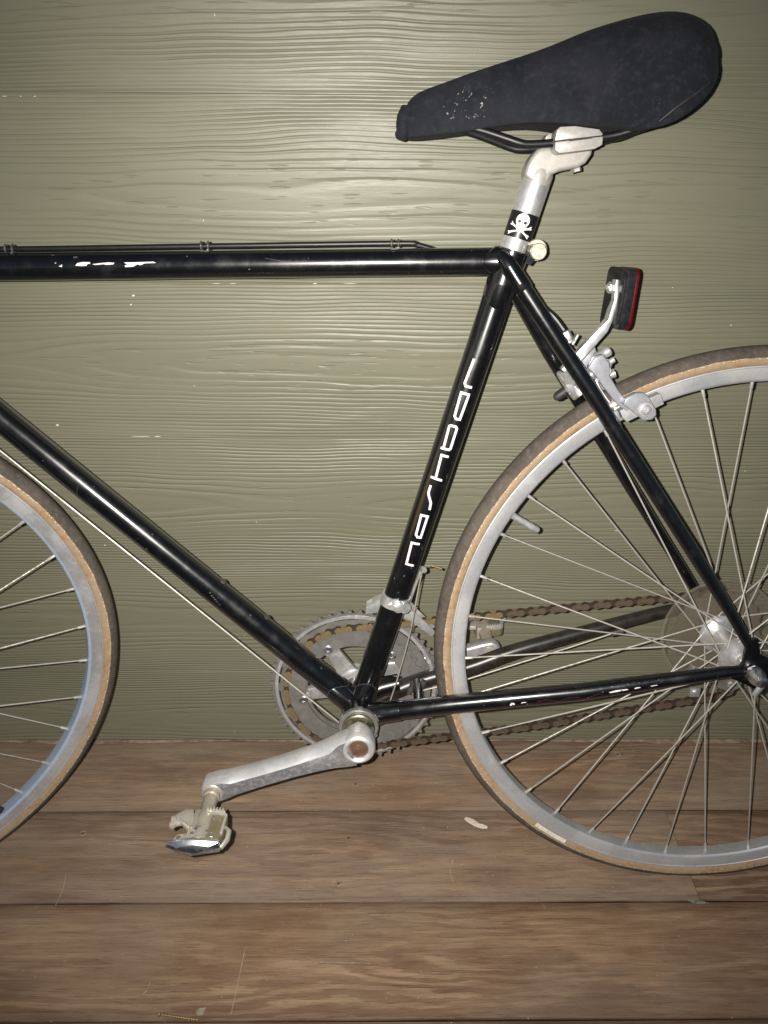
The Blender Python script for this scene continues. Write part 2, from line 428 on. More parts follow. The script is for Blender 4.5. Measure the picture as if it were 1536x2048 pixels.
class MB:
    def __init__(s):
        s.v = []
        s.f = []
        s.mi = []
        s.cur = 0

    def add(s, vs_, fs_):
        o = len(s.v)
        s.v += [Vector(x) for x in vs_]
        for f in fs_:
            s.f.append([i + o for i in f])
            s.mi.append(s.cur)
        return s

    def tube(s, pts, r, n=12, caps=True, flat=1.0, side=None):
        pts = [Vector(p) for p in pts]
        m = len(pts)
        rs = list(r) if hasattr(r, '__len__') else [r] * m
        fl = list(flat) if hasattr(flat, '__len__') else [flat] * m
        u = None
        rings = []
        for i, p in enumerate(pts):
            d = (pts[min(i + 1, m - 1)] - pts[max(i - 1, 0)]).normalized()
            if u is None:
                u = (Vector(side) - d * Vector(side).dot(d)).normalized() if side else perp(d)[0]
            else:
                u = (u - d * u.dot(d)).normalized()
            w = d.cross(u)
            rings.append([p + u * math.cos(2 * math.pi * k / n) * rs[i] + w * math.sin(2 * math.pi * k / n) * rs[i] * fl[i] for k in range(n)])
        vs_ = [v for rg in rings for v in rg]
        fs_ = [[i * n + k, i * n + (k + 1) % n, (i + 1) * n + (k + 1) % n, (i + 1) * n + k] for i in range(m - 1) for k in range(n)]
        if caps:
            fs_ += [list(range(n))[::-1], [(m - 1) * n + k for k in range(n)]]
        return s.add(vs_, fs_)

    def lathe(s, prof, c=(0, 0, 0), axis=(0, -1, 0), n=32, closed=False):
        """prof: (radius, height along axis)"""
        c = Vector(c)
        d = Vector(axis).normalized()
        u, w = perp(d)
        vs_, fs_ = [], []
        m = len(prof)
        for (r, h) in prof:
            for k in range(n):
                a = 2 * math.pi * k / n
                vs_.append(c + d * h + (u * math.cos(a) + w * math.sin(a)) * r)
        for i in range(m - 1 if not closed else m):
            j = (i + 1) % m
            for k in range(n):
                fs_.append([i * n + k, i * n + (k + 1) % n, j * n + (k + 1) % n, j * n + k])
        if not closed:
            if prof[0][0] > 1e-6:
                fs_.append(list(range(n))[::-1])
            if prof[-1][0] > 1e-6:
                fs_.append([(m - 1) * n + k for k in range(n)])
        return s.add(vs_, fs_)

    def box(s, c, size, rot=None):
        c = Vector(c)
        a, b, d = [x / 2 for x in size]
        R_ = rot if rot is not None else Matrix.Identity(3)
        vs_ = [c + R_ @ V(x * a, y * b, z * d) for x in (-1, 1) for y in (-1, 1) for z in (-1, 1)]
        return s.add(vs_, [[0, 1, 3, 2], [4, 6, 7, 5], [0, 4, 5, 1], [2, 3, 7, 6], [0, 2, 6, 4], [1, 5, 7, 3]])

    def prism(s, out, y0, y1):
        """outline of (x, z), extruded along y"""
        n = len(out)
        ar = sum(out[i][0] * out[(i + 1) % n][1] - out[(i + 1) % n][0] * out[i][1] for i in range(n))
        if ar < 0:
            out = out[::-1]
        vs_ = [V(x, y0, z) for x, z in out] + [V(x, y1, z) for x, z in out]
        fs_ = [list(range(n)), [n + k for k in range(n)][::-1]] + [[k, n + k, n + (k + 1) % n, (k + 1) % n] for k in range(n)]
        return s.add(vs_, fs_)

    def annulus(s, outer, inner, y0, y1):
        """two closed loops of (x, z) with the same count"""
        n = len(outer)
        vs_ = [V(x, y, z) for y in (y0, y1) for lp in (outer, inner) for x, z in lp]
        O0, I0, O1, I1 = 0, n, 2 * n, 3 * n
        fs_ = []
        for k in range(n):
            j = (k + 1) % n
            fs_ += [[O0 + k, O0 + j, I0 + j, I0 + k], [O1 + j, O1 + k, I1 + k, I1 + j], [O0 + j, O0 + k, O1 + k, O1 + j], [I0 + k, I0 + j, I1 + j, I1 + k]]
        return s.add(vs_, fs_)

    def hexagon(s, c, axis, r, h):
        return s.lathe([(r * 0.93, 0), (r, h * 0.12), (r, h * 0.85), (r * 0.9, h)], c, axis, 6)

    def mesh(s, name, mats, bevel=0.0, angle=35, smooth=True, off=(0, 0, 0), segs=2, double=False):
        me = bpy.data.meshes.new(name)
        o = Vector(off)
        me.from_pydata([tuple(v + o) for v in s.v], [], s.f)
        for m_ in (mats if isinstance(mats, (list, tuple)) else [mats]):
            me.materials.append(MAT[m_])
        me.polygons.foreach_set('material_index', s.mi)
        bm = bmesh.new()
        bm.from_mesh(me)
        if double:
            bmesh.ops.remove_doubles(bm, verts=bm.verts, dist=1e-6)
        bmesh.ops.recalc_face_normals(bm, faces=bm.faces)
        if bevel > 0:
            ed = [e for e in bm.edges if len(e.link_faces) == 2 and e.calc_face_angle(0) > math.radians(angle)]
            bmesh.ops.bevel(bm, geom=ed, offset=bevel, offset_type='OFFSET', segments=segs, profile=0.6, affect='EDGES', clamp_overlap=True)
        bm.to_mesh(me)
        bm.free()
        if smooth:
            me.polygons.foreach_set('use_smooth', [True] * len(me.polygons))
            me.set_sharp_from_angle(angle=math.radians(angle))
        me.update()
        return me

    def obj(s, name, mats, parent=None, **kw):
        me = s.mesh(name, mats, **kw)
        return link(name, me, parent)


def link(name, data, parent=None, mat=None):
    o = bpy.data.objects.new(name, data)
    C.objects.link(o)
    if parent is not None:
        o.parent = parent
    if mat is not None:
        o.matrix_local = mat
    return o


def arc(cx, cz, r, a0, a1, n):
    return [(cx + r * math.cos(math.radians(a0 + (a1 - a0) * i / n)), cz + r * math.sin(math.radians(a0 + (a1 - a0) * i / n))) for i in range(n + 1)]


def smooth_path(pts, n=8):
    """Catmull-Rom through the points"""
    P = [Vector(p) for p in pts]
    P = [P[0] * 2 - P[1]] + P + [P[-1] * 2 - P[-2]]
    out = []
    for i in range(1, len(P) - 2):
        for k in range(n):
            t = k / n
            out.append(0.5 * ((2 * P[i]) + (P[i + 1] - P[i - 1]) * t + (2 * P[i - 1] - 5 * P[i] + 4 * P[i + 1] - P[i + 2]) * t * t
                              + (3 * P[i] - P[i - 1] - 3 * P[i + 1] + P[i + 2]) * t ** 3))
    out.append(P[-2])
    return out


def thing(name, label, cat, loc=(0, 0, 0), group=None):
    o = bpy.data.objects.new(name, None)
    C.objects.link(o)
    o.location = loc
    o.empty_display_size = 0.1
    o['label'] = label
    o['category'] = cat
    if group:
        o['group'] = group
    return o


def tag(o, label=None, cat=None, group=None, kind=None):
    for k, v in (('label', label), ('category', cat), ('group', group), ('kind', kind)):
        if v:
            o[k] = v
    return o


# ------------------------------------------------------------------ wall of embossed siding boards
wall = thing('wall', 'sage green wall of embossed wood-grain siding boards behind the bicycle', 'wall', (0, WALL_Y, 0))
BP = 0.1855
z0 = 0.136
zk = [z0 - BP + 0.0] + [z0 + BP * k for k in range(13)]
for i, z in enumerate(zk):
    lo, hi = (0.0005 if i == 0 else z + 0.00006), z + BP - 0.00006
    x = -2.9 + (0.37 * i) % 0.9
    mb = MB()
    bm_c = z + BP / 2
    mb.box((0, 0.006, (lo + hi) / 2 - bm_c), (5.6, 0.012, hi - lo))
    o = mb.obj('siding_board', 'siding', wall, bevel=0.00025, segs=1)
    o.location = (-0.4 + 0.03 * (i % 3), 0, bm_c)
bk = MB().box((-0.4, 0.025, 1.2), (5.6, 0.02, 2.6)).obj('backing_sheet', 'under', wall)

# ------------------------------------------------------------------ deck floor, one board per object
floor = bpy.data.objects.new('deck_floor', None)
C.objects.link(floor)
tag(floor, 'brown weathered porch deck of long boards running along the wall', None, None, 'structure')
ys = [WALL_Y, WALL_Y - 0.1324]
while ys[-1] > -3.0:
    ys.append(ys[-1] - 0.1386)
for i in range(len(ys) - 1):
    y1, y0 = ys[i] - 0.0005, ys[i + 1] + 0.0005
    if i == 0:
        y1 = WALL_Y - 0.0005
    cuts = [-3.4, 3.0]
    if i == 1:
        cuts = [-3.4, 0.004, 3.0]
    elif i > 3:
        cuts = [-3.4, -0.9 + 1.3 * (i % 3), 3.0]
    for k in range(len(cuts) - 1):
        xa, xb = cuts[k] + 0.0004, cuts[k + 1] - 0.0004
        n = 60
        out = []
        mb = MB()
        # gently uneven long edges and top
        rows = []
        for j in range(n + 1):
            x = xa + (xb - xa) * j / n
            e0 = 0.0006 * math.sin(x * 9 + i * 2.1) + 0.0003 * math.sin(x * 41 + i)
            rows.append((x, y0 + max(e0, -0.0003), y1 + min(-0.0004 * math.sin(x * 7 + i), 0.0003)))
        yc = (y0 + y1) / 2
        cup = 0.0006 * (-1) ** i
        prof = lambda a, b: [(a, -0.03), (a, -0.0036), (a + 0.0009, -0.0010), (a + 0.0035, 0), (yc - 0.03, cup), (yc + 0.03, cup), (b - 0.0035, 0), (b - 0.0009, -0.0010), (b, -0.0036), (b, -0.03)]
        vs_, fs_ = [], []
        for (x, a, b) in rows:
            vs_ += [V(x - (xa + xb) / 2, yy - yc, zz) for yy, zz in prof(a, b)]
        q = 10
        for j in range(n):
            for t in range(q - 1):
                fs_.append([j * q + t, j * q + t + 1, (j + 1) * q + t + 1, (j + 1) * q + t])
        fs_ += [list(range(q))[::-1], [n * q + t for t in range(q)]]
        mb.add(vs_, fs_)
        o = mb.obj('deck_board', 'deck_grainy' if (i == 1 and k == 1) else 'deck_grey' if i in (0, 1, 5) else 'deck', floor)
        o.location = ((xa + xb) / 2, yc, 0.0)
# raw, lighter torn edge of the first board against the wall
mb = MB()
vs_, fs_ = [], []
n = 260
for j in range(n + 1):
    x = -2.2 + 3.6 * j / n
    w_ = 0.0035 + 0.0022 * math.sin(x * 23) * math.sin(x * 7.1) + 0.0012 * rnd.random() + (0.004 if -0.90 < x < -0.80 or x > 0.02 else 0)
    vs_ += [V(x, WALL_Y - 0.0006, 0.0008), V(x, WALL_Y - 0.001 - w_, 0.0009)]
for j in range(n):
    fs_.append([2 * j, 2 * j + 1, 2 * j + 3, 2 * j + 2])
mb.add(vs_, fs_).obj('split_edge', 'raw_wood', floor)
MB().box((-0.2, -1.4, -0.045), (6.4, 3.3, 0.02)).obj('joist_shadow_board', 'under', floor)
MB().box((0, 0, -0.25), (60, 60, 0.02)).obj('ground', 'under')
tag(bpy.data.objects['ground'], 'dark ground under and around the porch deck', None, None, 'structure')

for k, (x, y) in enumerate(((-0.4482, -0.0148), (-0.4376, 0.0528), (-0.0346, 0.1998), (-0.4302, 0.1444), (-0.795, 0.0612))):
    mb = MB().lathe([(0.0019, 0.0001), (0.0032, 0.0003), (0.0048, 0.0)], (0, 0, 0.0007), (0.0, 0, 1), 18)
    mb.f = mb.f[:-2]
    mb.mi = mb.mi[:-2]
    o = mb.obj('filled_nail_hole', 'deck_grey' if k % 2 else 'hole_rim', floor)
    o.location = (x, y, 0.0004)
    mb = MB().lathe([(0.0017, 0.0), (0.0014, 0.0001)], (0, 0, 0), (0, 0, 1), 12)
    o = mb.obj('nail_head', 'rusty_hole', floor)
    o.location = (x, y, 0.0010)
for pts in (((-0.554, -0.0997), (-0.5560, -0.135), (-0.5586, -0.172)), ((-0.7961, -0.0021), (-0.7930, -0.022), (-0.7945, -0.0430)), ((-0.6553, -0.1367), (-0.656, -0.145), (-0.6602, -0.1503)), ((-0.5115, -0.1147), (-0.46, -0.1152), (-0.4077, -0.1169)), ((-0.30, 0.02), (-0.305, 0.002), (-0.303, -0.012))):
    vs_ = []
    P_ = smooth_path([V(a, b, 0) for a, b in pts], 6)
    for i_, p_ in enumerate(P_):
        d_ = (P_[min(i_ + 1, len(P_) - 1)] - P_[max(i_ - 1, 0)]).normalized()
        w_ = 0.00035 + 0.0003 * math.sin(i_ * 1.7) ** 2
        vs_ += [p_ + V(-d_.y, d_.x, 0) * w_ + V(0, 0, 0.0009), p_ - V(-d_.y, d_.x, 0) * w_ + V(0, 0, 0.0009)]
    MB().add(vs_, [[2 * i_, 2 * i_ + 1, 2 * i_ + 3, 2 * i_ + 2] for i_ in range(len(P_) - 1)]).obj('scratch', 'scratch', floor)
for (x, z, w_, h_) in ((-0.7718, 0.8737, 0.006, 0.0006), (-0.7560, 0.8737, 0.0016, 0.0010), (-0.7421, 0.8738, 0.0018, 0.0010), (-0.5800, 0.6920, 0.010, 0.0006), (-0.5614, 0.6921, 0.008, 0.0006), (-0.6900, 0.5073, 0.024, 0.0006), (-0.6694, 0.5074, 0.008, 0.0009), (-0.4705, 0.6926, 0.005, 0.0009), (-0.4316, 0.6929, 0.016, 0.0005),  # this row: highlights along the board seams, drawn as pale slivers
                       (-0.6735, 0.6783, 0.0034, 0.0022), (-0.6778, 0.6682, 0.0022, 0.0018), (-0.7883, 0.5221, 0.0040, 0.0024), (-0.7591, 0.3517, 0.0020, 0.0018), (-0.0840, 0.3755, 0.0090, 0.0010), (-0.0709, 0.6906, 0.0012, 0.0010)):
    pts = [(-w_ / 2, -h_ * 0.2), (-w_ * 0.2, -h_ / 2), (w_ * 0.3, -h_ * 0.35), (w_ / 2, 0), (w_ * 0.15, h_ / 2), (-w_ * 0.3, h_ * 0.3)]
    o = MB().prism(pts, -0.0006, 0.0004).obj('paint_chip_and_glint', 'chip', wall)
    o.location = (x, 0, z)

# ------------------------------------------------------------------ small things on deck
def blob(name, pts, z, th, mat, label, cat, group=None):
    cx = sum(p[0] for p in pts) / len(pts)
    cy = sum(p[1] for p in pts) / len(pts)
    mb = MB()
    n = len(pts)
    vs_ = [V(p[0] - cx, p[1] - cy, 0) for p in pts] + [V((p[0] - cx) * 0.9, (p[1] - cy) * 0.9, th + 0.0006 * math.sin(k * 2.3)) for k, p in enumerate(pts)]
    mb.add(vs_, [list(range(n))[::-1], [n + k for k in range(n)]] + [[k, (k + 1) % n, n + (k + 1) % n, n + k] for k in range(n)])
    o = mb.obj(name, mat)
    o.location = (cx, cy, z)
    return tag(o, label, cat, group)


blob('paint_flake', [(-0.279, 0.0835), (-0.2765, 0.0862), (-0.268, 0.084), (-0.2615, 0.077), (-0.258, 0.0742), (-0.2535, 0.0745), (-0.2480, 0.0698), (-0.2500, 0.0672), (-0.257, 0.0675), (-0.2665, 0.0715), (-0.2755, 0.0785)],
     0.0007, 0.0009, 'flake', 'chalky white crescent-shaped flake lying on the deck left of the rear tyre', 'flake')
blob('wood_chip', [(-0.5975, -0.1705), (-0.594, -0.1655), (-0.5865, -0.1645), (-0.5885, -0.1725), (-0.595, -0.1735)], 0.0012, 0.0008, 'flake_dull',
     'small dull tan four-sided chip on the deck just above the brass screw', 'chip')
blob('dry_leaf', [(-0.013, -0.0395), (-0.006, -0.0385), (0.004, -0.0415), (0.013, -0.0445), (0.002, -0.0450), (-0.007, -0.0445)], 0.0012, 0.001, 'leaf',
     'shrivelled grey leaf scrap on the deck below the rear wheel', 'leaf')
sc = MB()
for k in range(13):
    x = -0.0175 + k * 0.0029
    sc.lathe([(0.0009, -0.0010), (0.0017, 0), (0.0009, 0.0010)], (x, 0, 0), (1, 0.25, 0), 10)
sc.tube([(-0.020, 0, 0), (0.020, 0, 0)], 0.0010, 8)
sc.lathe([(0.001, 0), (0.0028, -0.0012), (0.0028, -0.0020)], (-0.0215, 0, 0), (1, 0, 0), 12)
o = sc.obj('screw', 'brass')
o.location = (-0.613, -0.1752, 0.0018)
o.rotation_euler = (0, 0, -0.14)
tag(o, 'short threaded brass screw lying in the board joint near the bottom edge', 'screw')
# crumbs of grit, nobody could count them
mb = MB()
for k in range(260):
    x, y = rnd.uniform(-0.95, 0.2), rnd.uniform(-0.24, 0.225)
    r_ = rnd.choice([0.0004, 0.0005, 0.0007, 0.0011])
    mb.lathe([(0, -r_), (r_, 0), (0, r_ * 0.8)], (x, y, 0.0012), (rnd.random() - .5, rnd.random() - .5, 1), 5)
tag(mb.obj('grit', 'flake_dull', smooth=False), 'tiny pale crumbs of grit scattered over the deck boards', 'grit', None, 'stuff')

# ------------------------------------------------------------------ the bicycle
H = 0.336
bike = thing('bicycle', 'black lugged road bicycle leaning its saddle and handlebar against the green wall', 'bicycle', (0, 0, 0))
bike.rotation_euler = (-LEAN, 0, 0)
UP = (0, 0, H)                         # parts are drawn with the rear hub as (0, 0, 0), then lifted


def part(mb, name, mats, parent=None, **kw):
    return mb.obj(name, mats, parent or bike, off=UP, **kw)


BB = V(-0.4212, 0, -0.0862)
ST = V(math.cos(math.radians(73.68)), 0, math.sin(math.radians(73.68)))
DT = V(-math.cos(math.radians(43.43)), 0, math.sin(math.radians(43.43)))
TT0, TT1 = V(-0.925, 0, 0.4022), V(-0.2735, 0, 0.4134)


def on_tube(p0, d, r, s_, w):
    L = V(d.z, 0, -d.x)
    a = w / r
    return p0 + d * s_ + (L * math.sin(a) + V(0, -1, 0) * math.cos(a)) * r


def decal(mb, p0, d, r, poly, lift=0.00012, thick=0.00012):
    """flat print wrapped on a tube: poly of (s, w), closed"""
    n = len(poly)
    a = [on_tube(p0, d, r + lift, s_, w) * 1.0 for s_, w in poly]
    # shift onto the larger radius without changing the angle
    mb.add(a, [list(range(n))])


def stroke(mb, p0, d, r, pts, width, lift=0.00015, sub=3):
    """a pen line on the tube, drawn as a strip with mitred corners"""
    P = [Vector((a, b)) for a, b in pts]
    L = [P[0]]
    for i in range(len(P) - 1):
        for k in range(1, sub + 1):
            L.append(P[i].lerp(P[i + 1], k / sub))
    vs_, fs_ = [], []
    for i, p_ in enumerate(L):
        t0 = (L[i] - L[i - 1]).normalized() if i > 0 else (L[1] - L[0]).normalized()
        t1 = (L[i + 1] - L[i]).normalized() if i < len(L) - 1 else t0
        t = (t0 + t1).normalized()
        nn = Vector((-t.y, t.x))
        k = 1 / max(0.6, nn.dot(Vector((-t0.y, t0.x))))
        for sg in (-1, 1):
            q = p_ + nn * sg * width / 2 * k
            vs_.append(on_tube(p0, d, r + lift, q.x, q.y * (r + lift) / r))
    for i in range(len(L) - 1):
        fs_.append([2 * i, 2 * i + 1, 2 * i + 3, 2 * i + 2])
    mb.add(vs_, fs_)


def rgrid(mb, p0, d, r, poly, lift=0.0002):
    """filled (s, w) polygon on a tube: fan of thin strips so that it follows the curve"""
    import itertools
    bm = bmesh.new()
    vs_ = [bm.verts.new((a, b, 0)) for a, b in poly]
    bm.faces.new(vs_)
    lo, hi = min(b for a, b in poly), max(b for a, b in poly)
    k = lo + 0.0012
    while k < hi:
        g = list(bm.verts) + list(bm.edges) + list(bm.faces)
        bmesh.ops.bisect_plane(bm, geom=g, plane_co=(0, k, 0), plane_no=(0, 1, 0))
        k += 0.0012
    bm.verts.index_update()
    vv = [on_tube(p0, d, r + lift, v.co.x, v.co.y * (r + lift) / r) for v in bm.verts]
    ff = [[v.index for v in f.verts] for f in bm.faces]
    bm.free()
    mb.add(vv, ff)


def sleeve(mb, p0, d, r, s0, s1, cut, n=40):
    """lug socket: cut(angle) shortens the s1 end; angle 0 faces the camera side"""
    L = V(d.z, 0, -d.x)
    rows = []
    for j in range(4):
        row = []
        for k in range(n):
            a = 2 * math.pi * k / n
            rad = (L * math.sin(a) + V(0, -1, 0) * math.cos(a))
            e = s1 + cut(a)
            s_ = [s0, e - math.copysign(0.0008, s1 - s0), e, e][j]
            rr = [r, r, r - 0.0005, r - 0.0016][j]
            row.append(p0 + d * s_ + rad * rr)
        rows.append(row)
    vs_ = [v for row in rows for v in row]
    fs_ = [[i * n + k, i * n + (k + 1) % n, (i + 1) * n + (k + 1) % n, (i + 1) * n + k] for i in range(3) for k in range(n)]
    mb.add(vs_, fs_)


def lug_highlight(mb, p0, d, r, s1, cut, n=60, th=0.00045):
    L = V(d.z, 0, -d.x)
    pts = []
    for k in range(n + 1):
        a = 2 * math.pi * k / n
        pts.append(p0 + d * (s1 + cut(a)) + (L * math.sin(a) + V(0, -1, 0) * math.cos(a)) * r)
    mb.tube(pts, th, 6, caps=False)


# --- tubes
seat_tube = part(MB().tube([BB + ST * 0.012, BB + ST * 0.525], 0.0143, 40), 'seat_tube', 'paint')
top_tube = part(MB().tube([TT0, TT1], 0.0130, 40), 'top_tube', 'paint')
down_tube = part(MB().tube([BB + DT * 0.012, BB + DT * 0.66], 0.0143, 40), 'down_tube', 'paint')

# --- lettering on the seat tube, one object per letter (reads from bottom to top)
LET = [
    [[(0.2218, 0.0035), (0.2209, -0.0051), (0.196, -0.0033), (0.196, 0.0049)]],
    [[(0.2544, 0.0033), (0.2537, -0.0049), (0.2311, -0.0035), (0.2289, -0.0012), (0.2294, 0.0022), (0.2535, 0.0020)]],
    [[(0.2879, -0.0054), (0.28, -0.0052), (0.2769, -0.004), (0.2730, -0.0015), (0.2696, 0.0006), (0.2618, 0.0017)]],
    [[(0.3223, 0.0028), (0.322, -0.0047), (0.2966, -0.0029)], [(0.2964, -0.0083), (0.2962, 0.0043)]],
    [[(0.3288, -0.0081), (0.3297, 0.001), (0.3311, 0.0019), (0.3528, 0.0015), (0.3544, -0.0), (0.3541, -0.0053), (0.3530, -0.0066), (0.3307, -0.0052), (0.3295, -0.0052)]],
    [[(0.3892, 0.0030), (0.3889, -0.006), (0.3645, -0.0047), (0.3622, -0.0027), (0.3626, 0.0013), (0.3885, 0.0020)]],
    [[(0.4242, -0.0044), (0.3989, -0.0056), (0.3964, -0.0039), (0.3968, 0.0026)]],
]
for strokes in LET:
    mb = MB()
    for i, st in enumerate(strokes):
        stroke(mb, BB, ST, 0.0143, st, 0.0025, lift=0.00018 + 0.00006 * i)
    part(mb, 'letter', 'white', seat_tube)

# --- worn paint marks and remains of lettering
mb = MB()
for poly in ([(0.0766, -0.0010), (0.079, -0.0034), (0.084, -0.0042), (0.0905, -0.0040), (0.0912, -0.0030), (0.0885, -0.0024), (0.087, -0.0008), (0.082, -0.0006)],
             [(0.0925, -0.0022), (0.100, -0.0030), (0.1075, -0.0036), (0.1135, -0.0032), (0.1125, -0.0018), (0.106, -0.0014), (0.103, -0.0020), (0.096, -0.0014)],
             [(0.1225, -0.0034), (0.133, -0.0034), (0.150, -0.0038), (0.1527, -0.0026), (0.142, -0.0024), (0.138, -0.0008), (0.135, -0.0016), (0.131, 0.0004), (0.1235, 0.0008), (0.1230, -0.0006), (0.1255, -0.0014)],
             [(0.0610, -0.0006), (0.0645, -0.0022), (0.0640, 0.0002)], [(0.0575, -0.0036), (0.0592, -0.0040), (0.0585, -0.0030)]):
    rgrid(mb, V(-0.7625, 0, 0.4049), (TT1 - TT0).normalized(), 0.0130, poly)
part(mb, 'worn_lettering', 'white', top_tube)
mb = MB()
for a, b, w_ in ((0.2230, 0.0012, 0.0016), (0.2195, -0.0002, 0.0022), (0.2168, -0.0006, 0.0022), (0.2140, -0.0014, 0.0026), (0.2112, -0.0020, 0.0030), (0.2086, -0.0026, 0.0032), (0.2060, -0.0030, 0.0030)):
    rgrid(mb, BB, DT, 0.0143, [(a, b - w_ / 2), (a + 0.0012, b - w_ / 2 + 0.0006), (a + 0.0008, b + w_ / 2), (a - 0.0006, b + w_ / 2)])
part(mb, 'worn_lettering', 'chrome', down_tube)

# --- stays
NS = [(-0.2775, -0.0195, 0.4090), (-0.2694, -0.022, 0.3972), (-0.2219, -0.029, 0.3322), (-0.1985, -0.033, 0.3007), (-0.0790, -0.050, 0.1345), (-0.0290, -0.0575, 0.0639), (-0.0075, -0.061, 0.0301)]


FS = [(-0.2765, 0.0195, 0.4040), (-0.2694, 0.022, 0.3935), (-0.2230, 0.0270, 0.3230), (-0.2013, 0.030, 0.2920), (-0.1167, 0.043, 0.1720), (-0.0470, 0.0545, 0.0760), (-0.0150, 0.0610, 0.0330)]


def stay(sgn):
    pts = [V(*p_) for p_ in (NS if sgn < 0 else FS)]
    mb = MB().tube(pts, [0.0080, 0.0080, 0.0080, 0.0079, 0.0072, 0.0062, 0.0052], 24)
    # long fluted cap running up over the seat lug
    t = (pts[0] - pts[1]).normalized()
    cap = [pts[0] - t * 0.0265, pts[0] - t * 0.025, pts[0] - t * 0.004, pts[0] + t * 0.006, pts[0] + t * 0.013, pts[0] + t * 0.017]
    mb.tube([c + V(0, 0, 0) for c in cap], [0.0078, 0.0090, 0.0088, 0.0078, 0.0055, 0.0015], 24, flat=0.85)
    return part(mb, 'seat_stay', 'paint')


stay(-1)
stay(1)
CS = [(-0.4090, -0.0200, -0.0800), (-0.3913, -0.0265, -0.0756), (-0.3184, -0.0345, -0.0600), (-0.1750, -0.0455, -0.0365), (-0.0288, -0.0600, -0.0030), (-0.0060, -0.0620, 0.0010)]
CSR = [0.0108, 0.0108, 0.0108, 0.0098, 0.0068, 0.0060]
near_cs = part(MB().tube([V(*p) for p in CS], CSR, 28), 'chain_stay', 'paint')
part(MB().tube([V(p[0], -p[1], p[2]) for p in CS], CSR, 28), 'chain_stay', 'paint', label=None) if False else None
FCS = [(-0.4090, 0.0200, -0.0950), (-0.3965, 0.0250, -0.0900), (-0.3512, 0.0320, -0.0725), (-0.2878, 0.0370, -0.0545), (-0.2341, 0.0400, -0.0346), (-0.1442, 0.0470, -0.0107), (-0.0474, 0.0560, 0.0120), (-0.0100, 0.0610, 0.0110)]
far_cs = part(MB().tube(smooth_path([V(*p) for p in FCS], 4), [0.0108 - 0.0048 * (i / 28) ** 1.6 for i in range(29)], 28), 'chain_stay', 'dusty_paint')


def cs_pt(x, a, lift=0.0002):
    """point on the near chain stay at bicycle-length x, turned by a from the camera side (positive is down)"""
    for k in range(len(CS) - 1):
        if CS[k][0] <= x <= CS[k + 1][0]:
            break
    t = (x - CS[k][0]) / (CS[k + 1][0] - CS[k][0])
    c = V(*CS[k]).lerp(V(*CS[k + 1]), t)
    d = (V(*CS[k + 1]) - V(*CS[k])).normalized()
    L = V(d.z, 0, -d.x)
    o = V(0, -1, 0) + d * d.y
    o.normalize()
    return c + (L * math.sin(a) + o * math.cos(a)) * (CSR[k] + (CSR[k + 1] - CSR[k]) * t + lift)


for x, a, l_, h_ in ((-0.2535, 0.05, 0.0050, 0.30), (-0.2415, -0.02, 0.0055, 0.10), (-0.1480, -0.10, 0.0190, 0.20), (-0.1215, -0.12, 0.0060, 0.14), (-0.1050, -0.10, 0.0070, 0.10)):
    poly = [(0, 0), (l_ * 0.4, -h_ * 0.6), (l_, -h_ * 0.4), (l_ * 1.08, h_ * 0.3), (l_ * 0.5, h_ * 0.5), (l_ * 0.1, h_ * 0.7)]
    part(MB().add([cs_pt(x + u, a + v) for u, v in poly], [list(range(6))]), 'worn_letter', 'white', near_cs)
mb = MB()
pth = [(-0.236 + 0.0075 * k + 0.004 * math.sin(k * 2.0), 0.12 + 0.26 * math.sin(k * 1.7)) for k in range(12)]
for (a, b), (c, e) in zip(pth[:-1], pth[1:]):
    mb.add([cs_pt(a, b), cs_pt(c, e), cs_pt(c, e + 0.06), cs_pt(a, b + 0.06)], [[0, 1, 2, 3]])
part(mb, 'faded_script', 'pink', near_cs)
for k in range(26):
    x, a = rnd.uniform(-0.39, -0.03), rnd.uniform(-0.9, 0.9)
    r_ = rnd.uniform(0.0005, 0.0012)
    mb_ = MB().add([cs_pt(x + r_ * math.cos(q), a + r_ * 80 * math.sin(q) * 0.8) for q in [0, 1.2, 2.3, 3.3, 4.4, 5.4]], [list(range(6))])
    if k == 0:
        chips = mb_
    else:
        chips.add(mb_.v, mb_.f)
part(chips, 'paint_wear', 'worn_metal', near_cs)['kind'] = 'stuff'
for tube_, p0_, d_, r_, lo_, hi_, n_ in ((seat_tube, BB, ST, 0.0143, 0.04, 0.50, 10), (down_tube, BB, DT, 0.0143, 0.05, 0.50, 16), (top_tube, TT0, (TT1 - TT0).normalized(), 0.0130, 0.12, 0.62, 14)):
    mb = MB()
    for k in range(n_):
        s_, w_ = rnd.uniform(lo_, hi_), rnd.uniform(-0.013, 0.014)
        q_ = rnd.uniform(0.0003, 0.0008) * (2 if rnd.random() < 0.12 else 1)
        e_ = rnd.uniform(0.6, 2.2)
        mb.add([on_tube(p0_, d_, r_ + 0.00015, s_ + q_ * e_ * math.cos(t), w_ + q_ * math.sin(t)) for t in [0, 1.1, 2.2, 3.2, 4.3, 5.3]], [list(range(6))])
    part(mb, 'paint_wear', 'worn_metal', tube_)['kind'] = 'stuff'
mb = MB()
stroke(mb, V(-0.7625, 0, 0.4049), (TT1 - TT0).normalized(), 0.0130, [(0.255, -0.006), (0.275, -0.002)], 0.0003)
part(mb, 'hairline_scratch', 'worn_metal', top_tube)
mb = MB()
stroke(mb, BB, DT, 0.0143, [(0.395, -0.008), (0.400, 0.002)], 0.0003)
part(mb, 'hairline_scratch', 'worn_metal', down_tube)

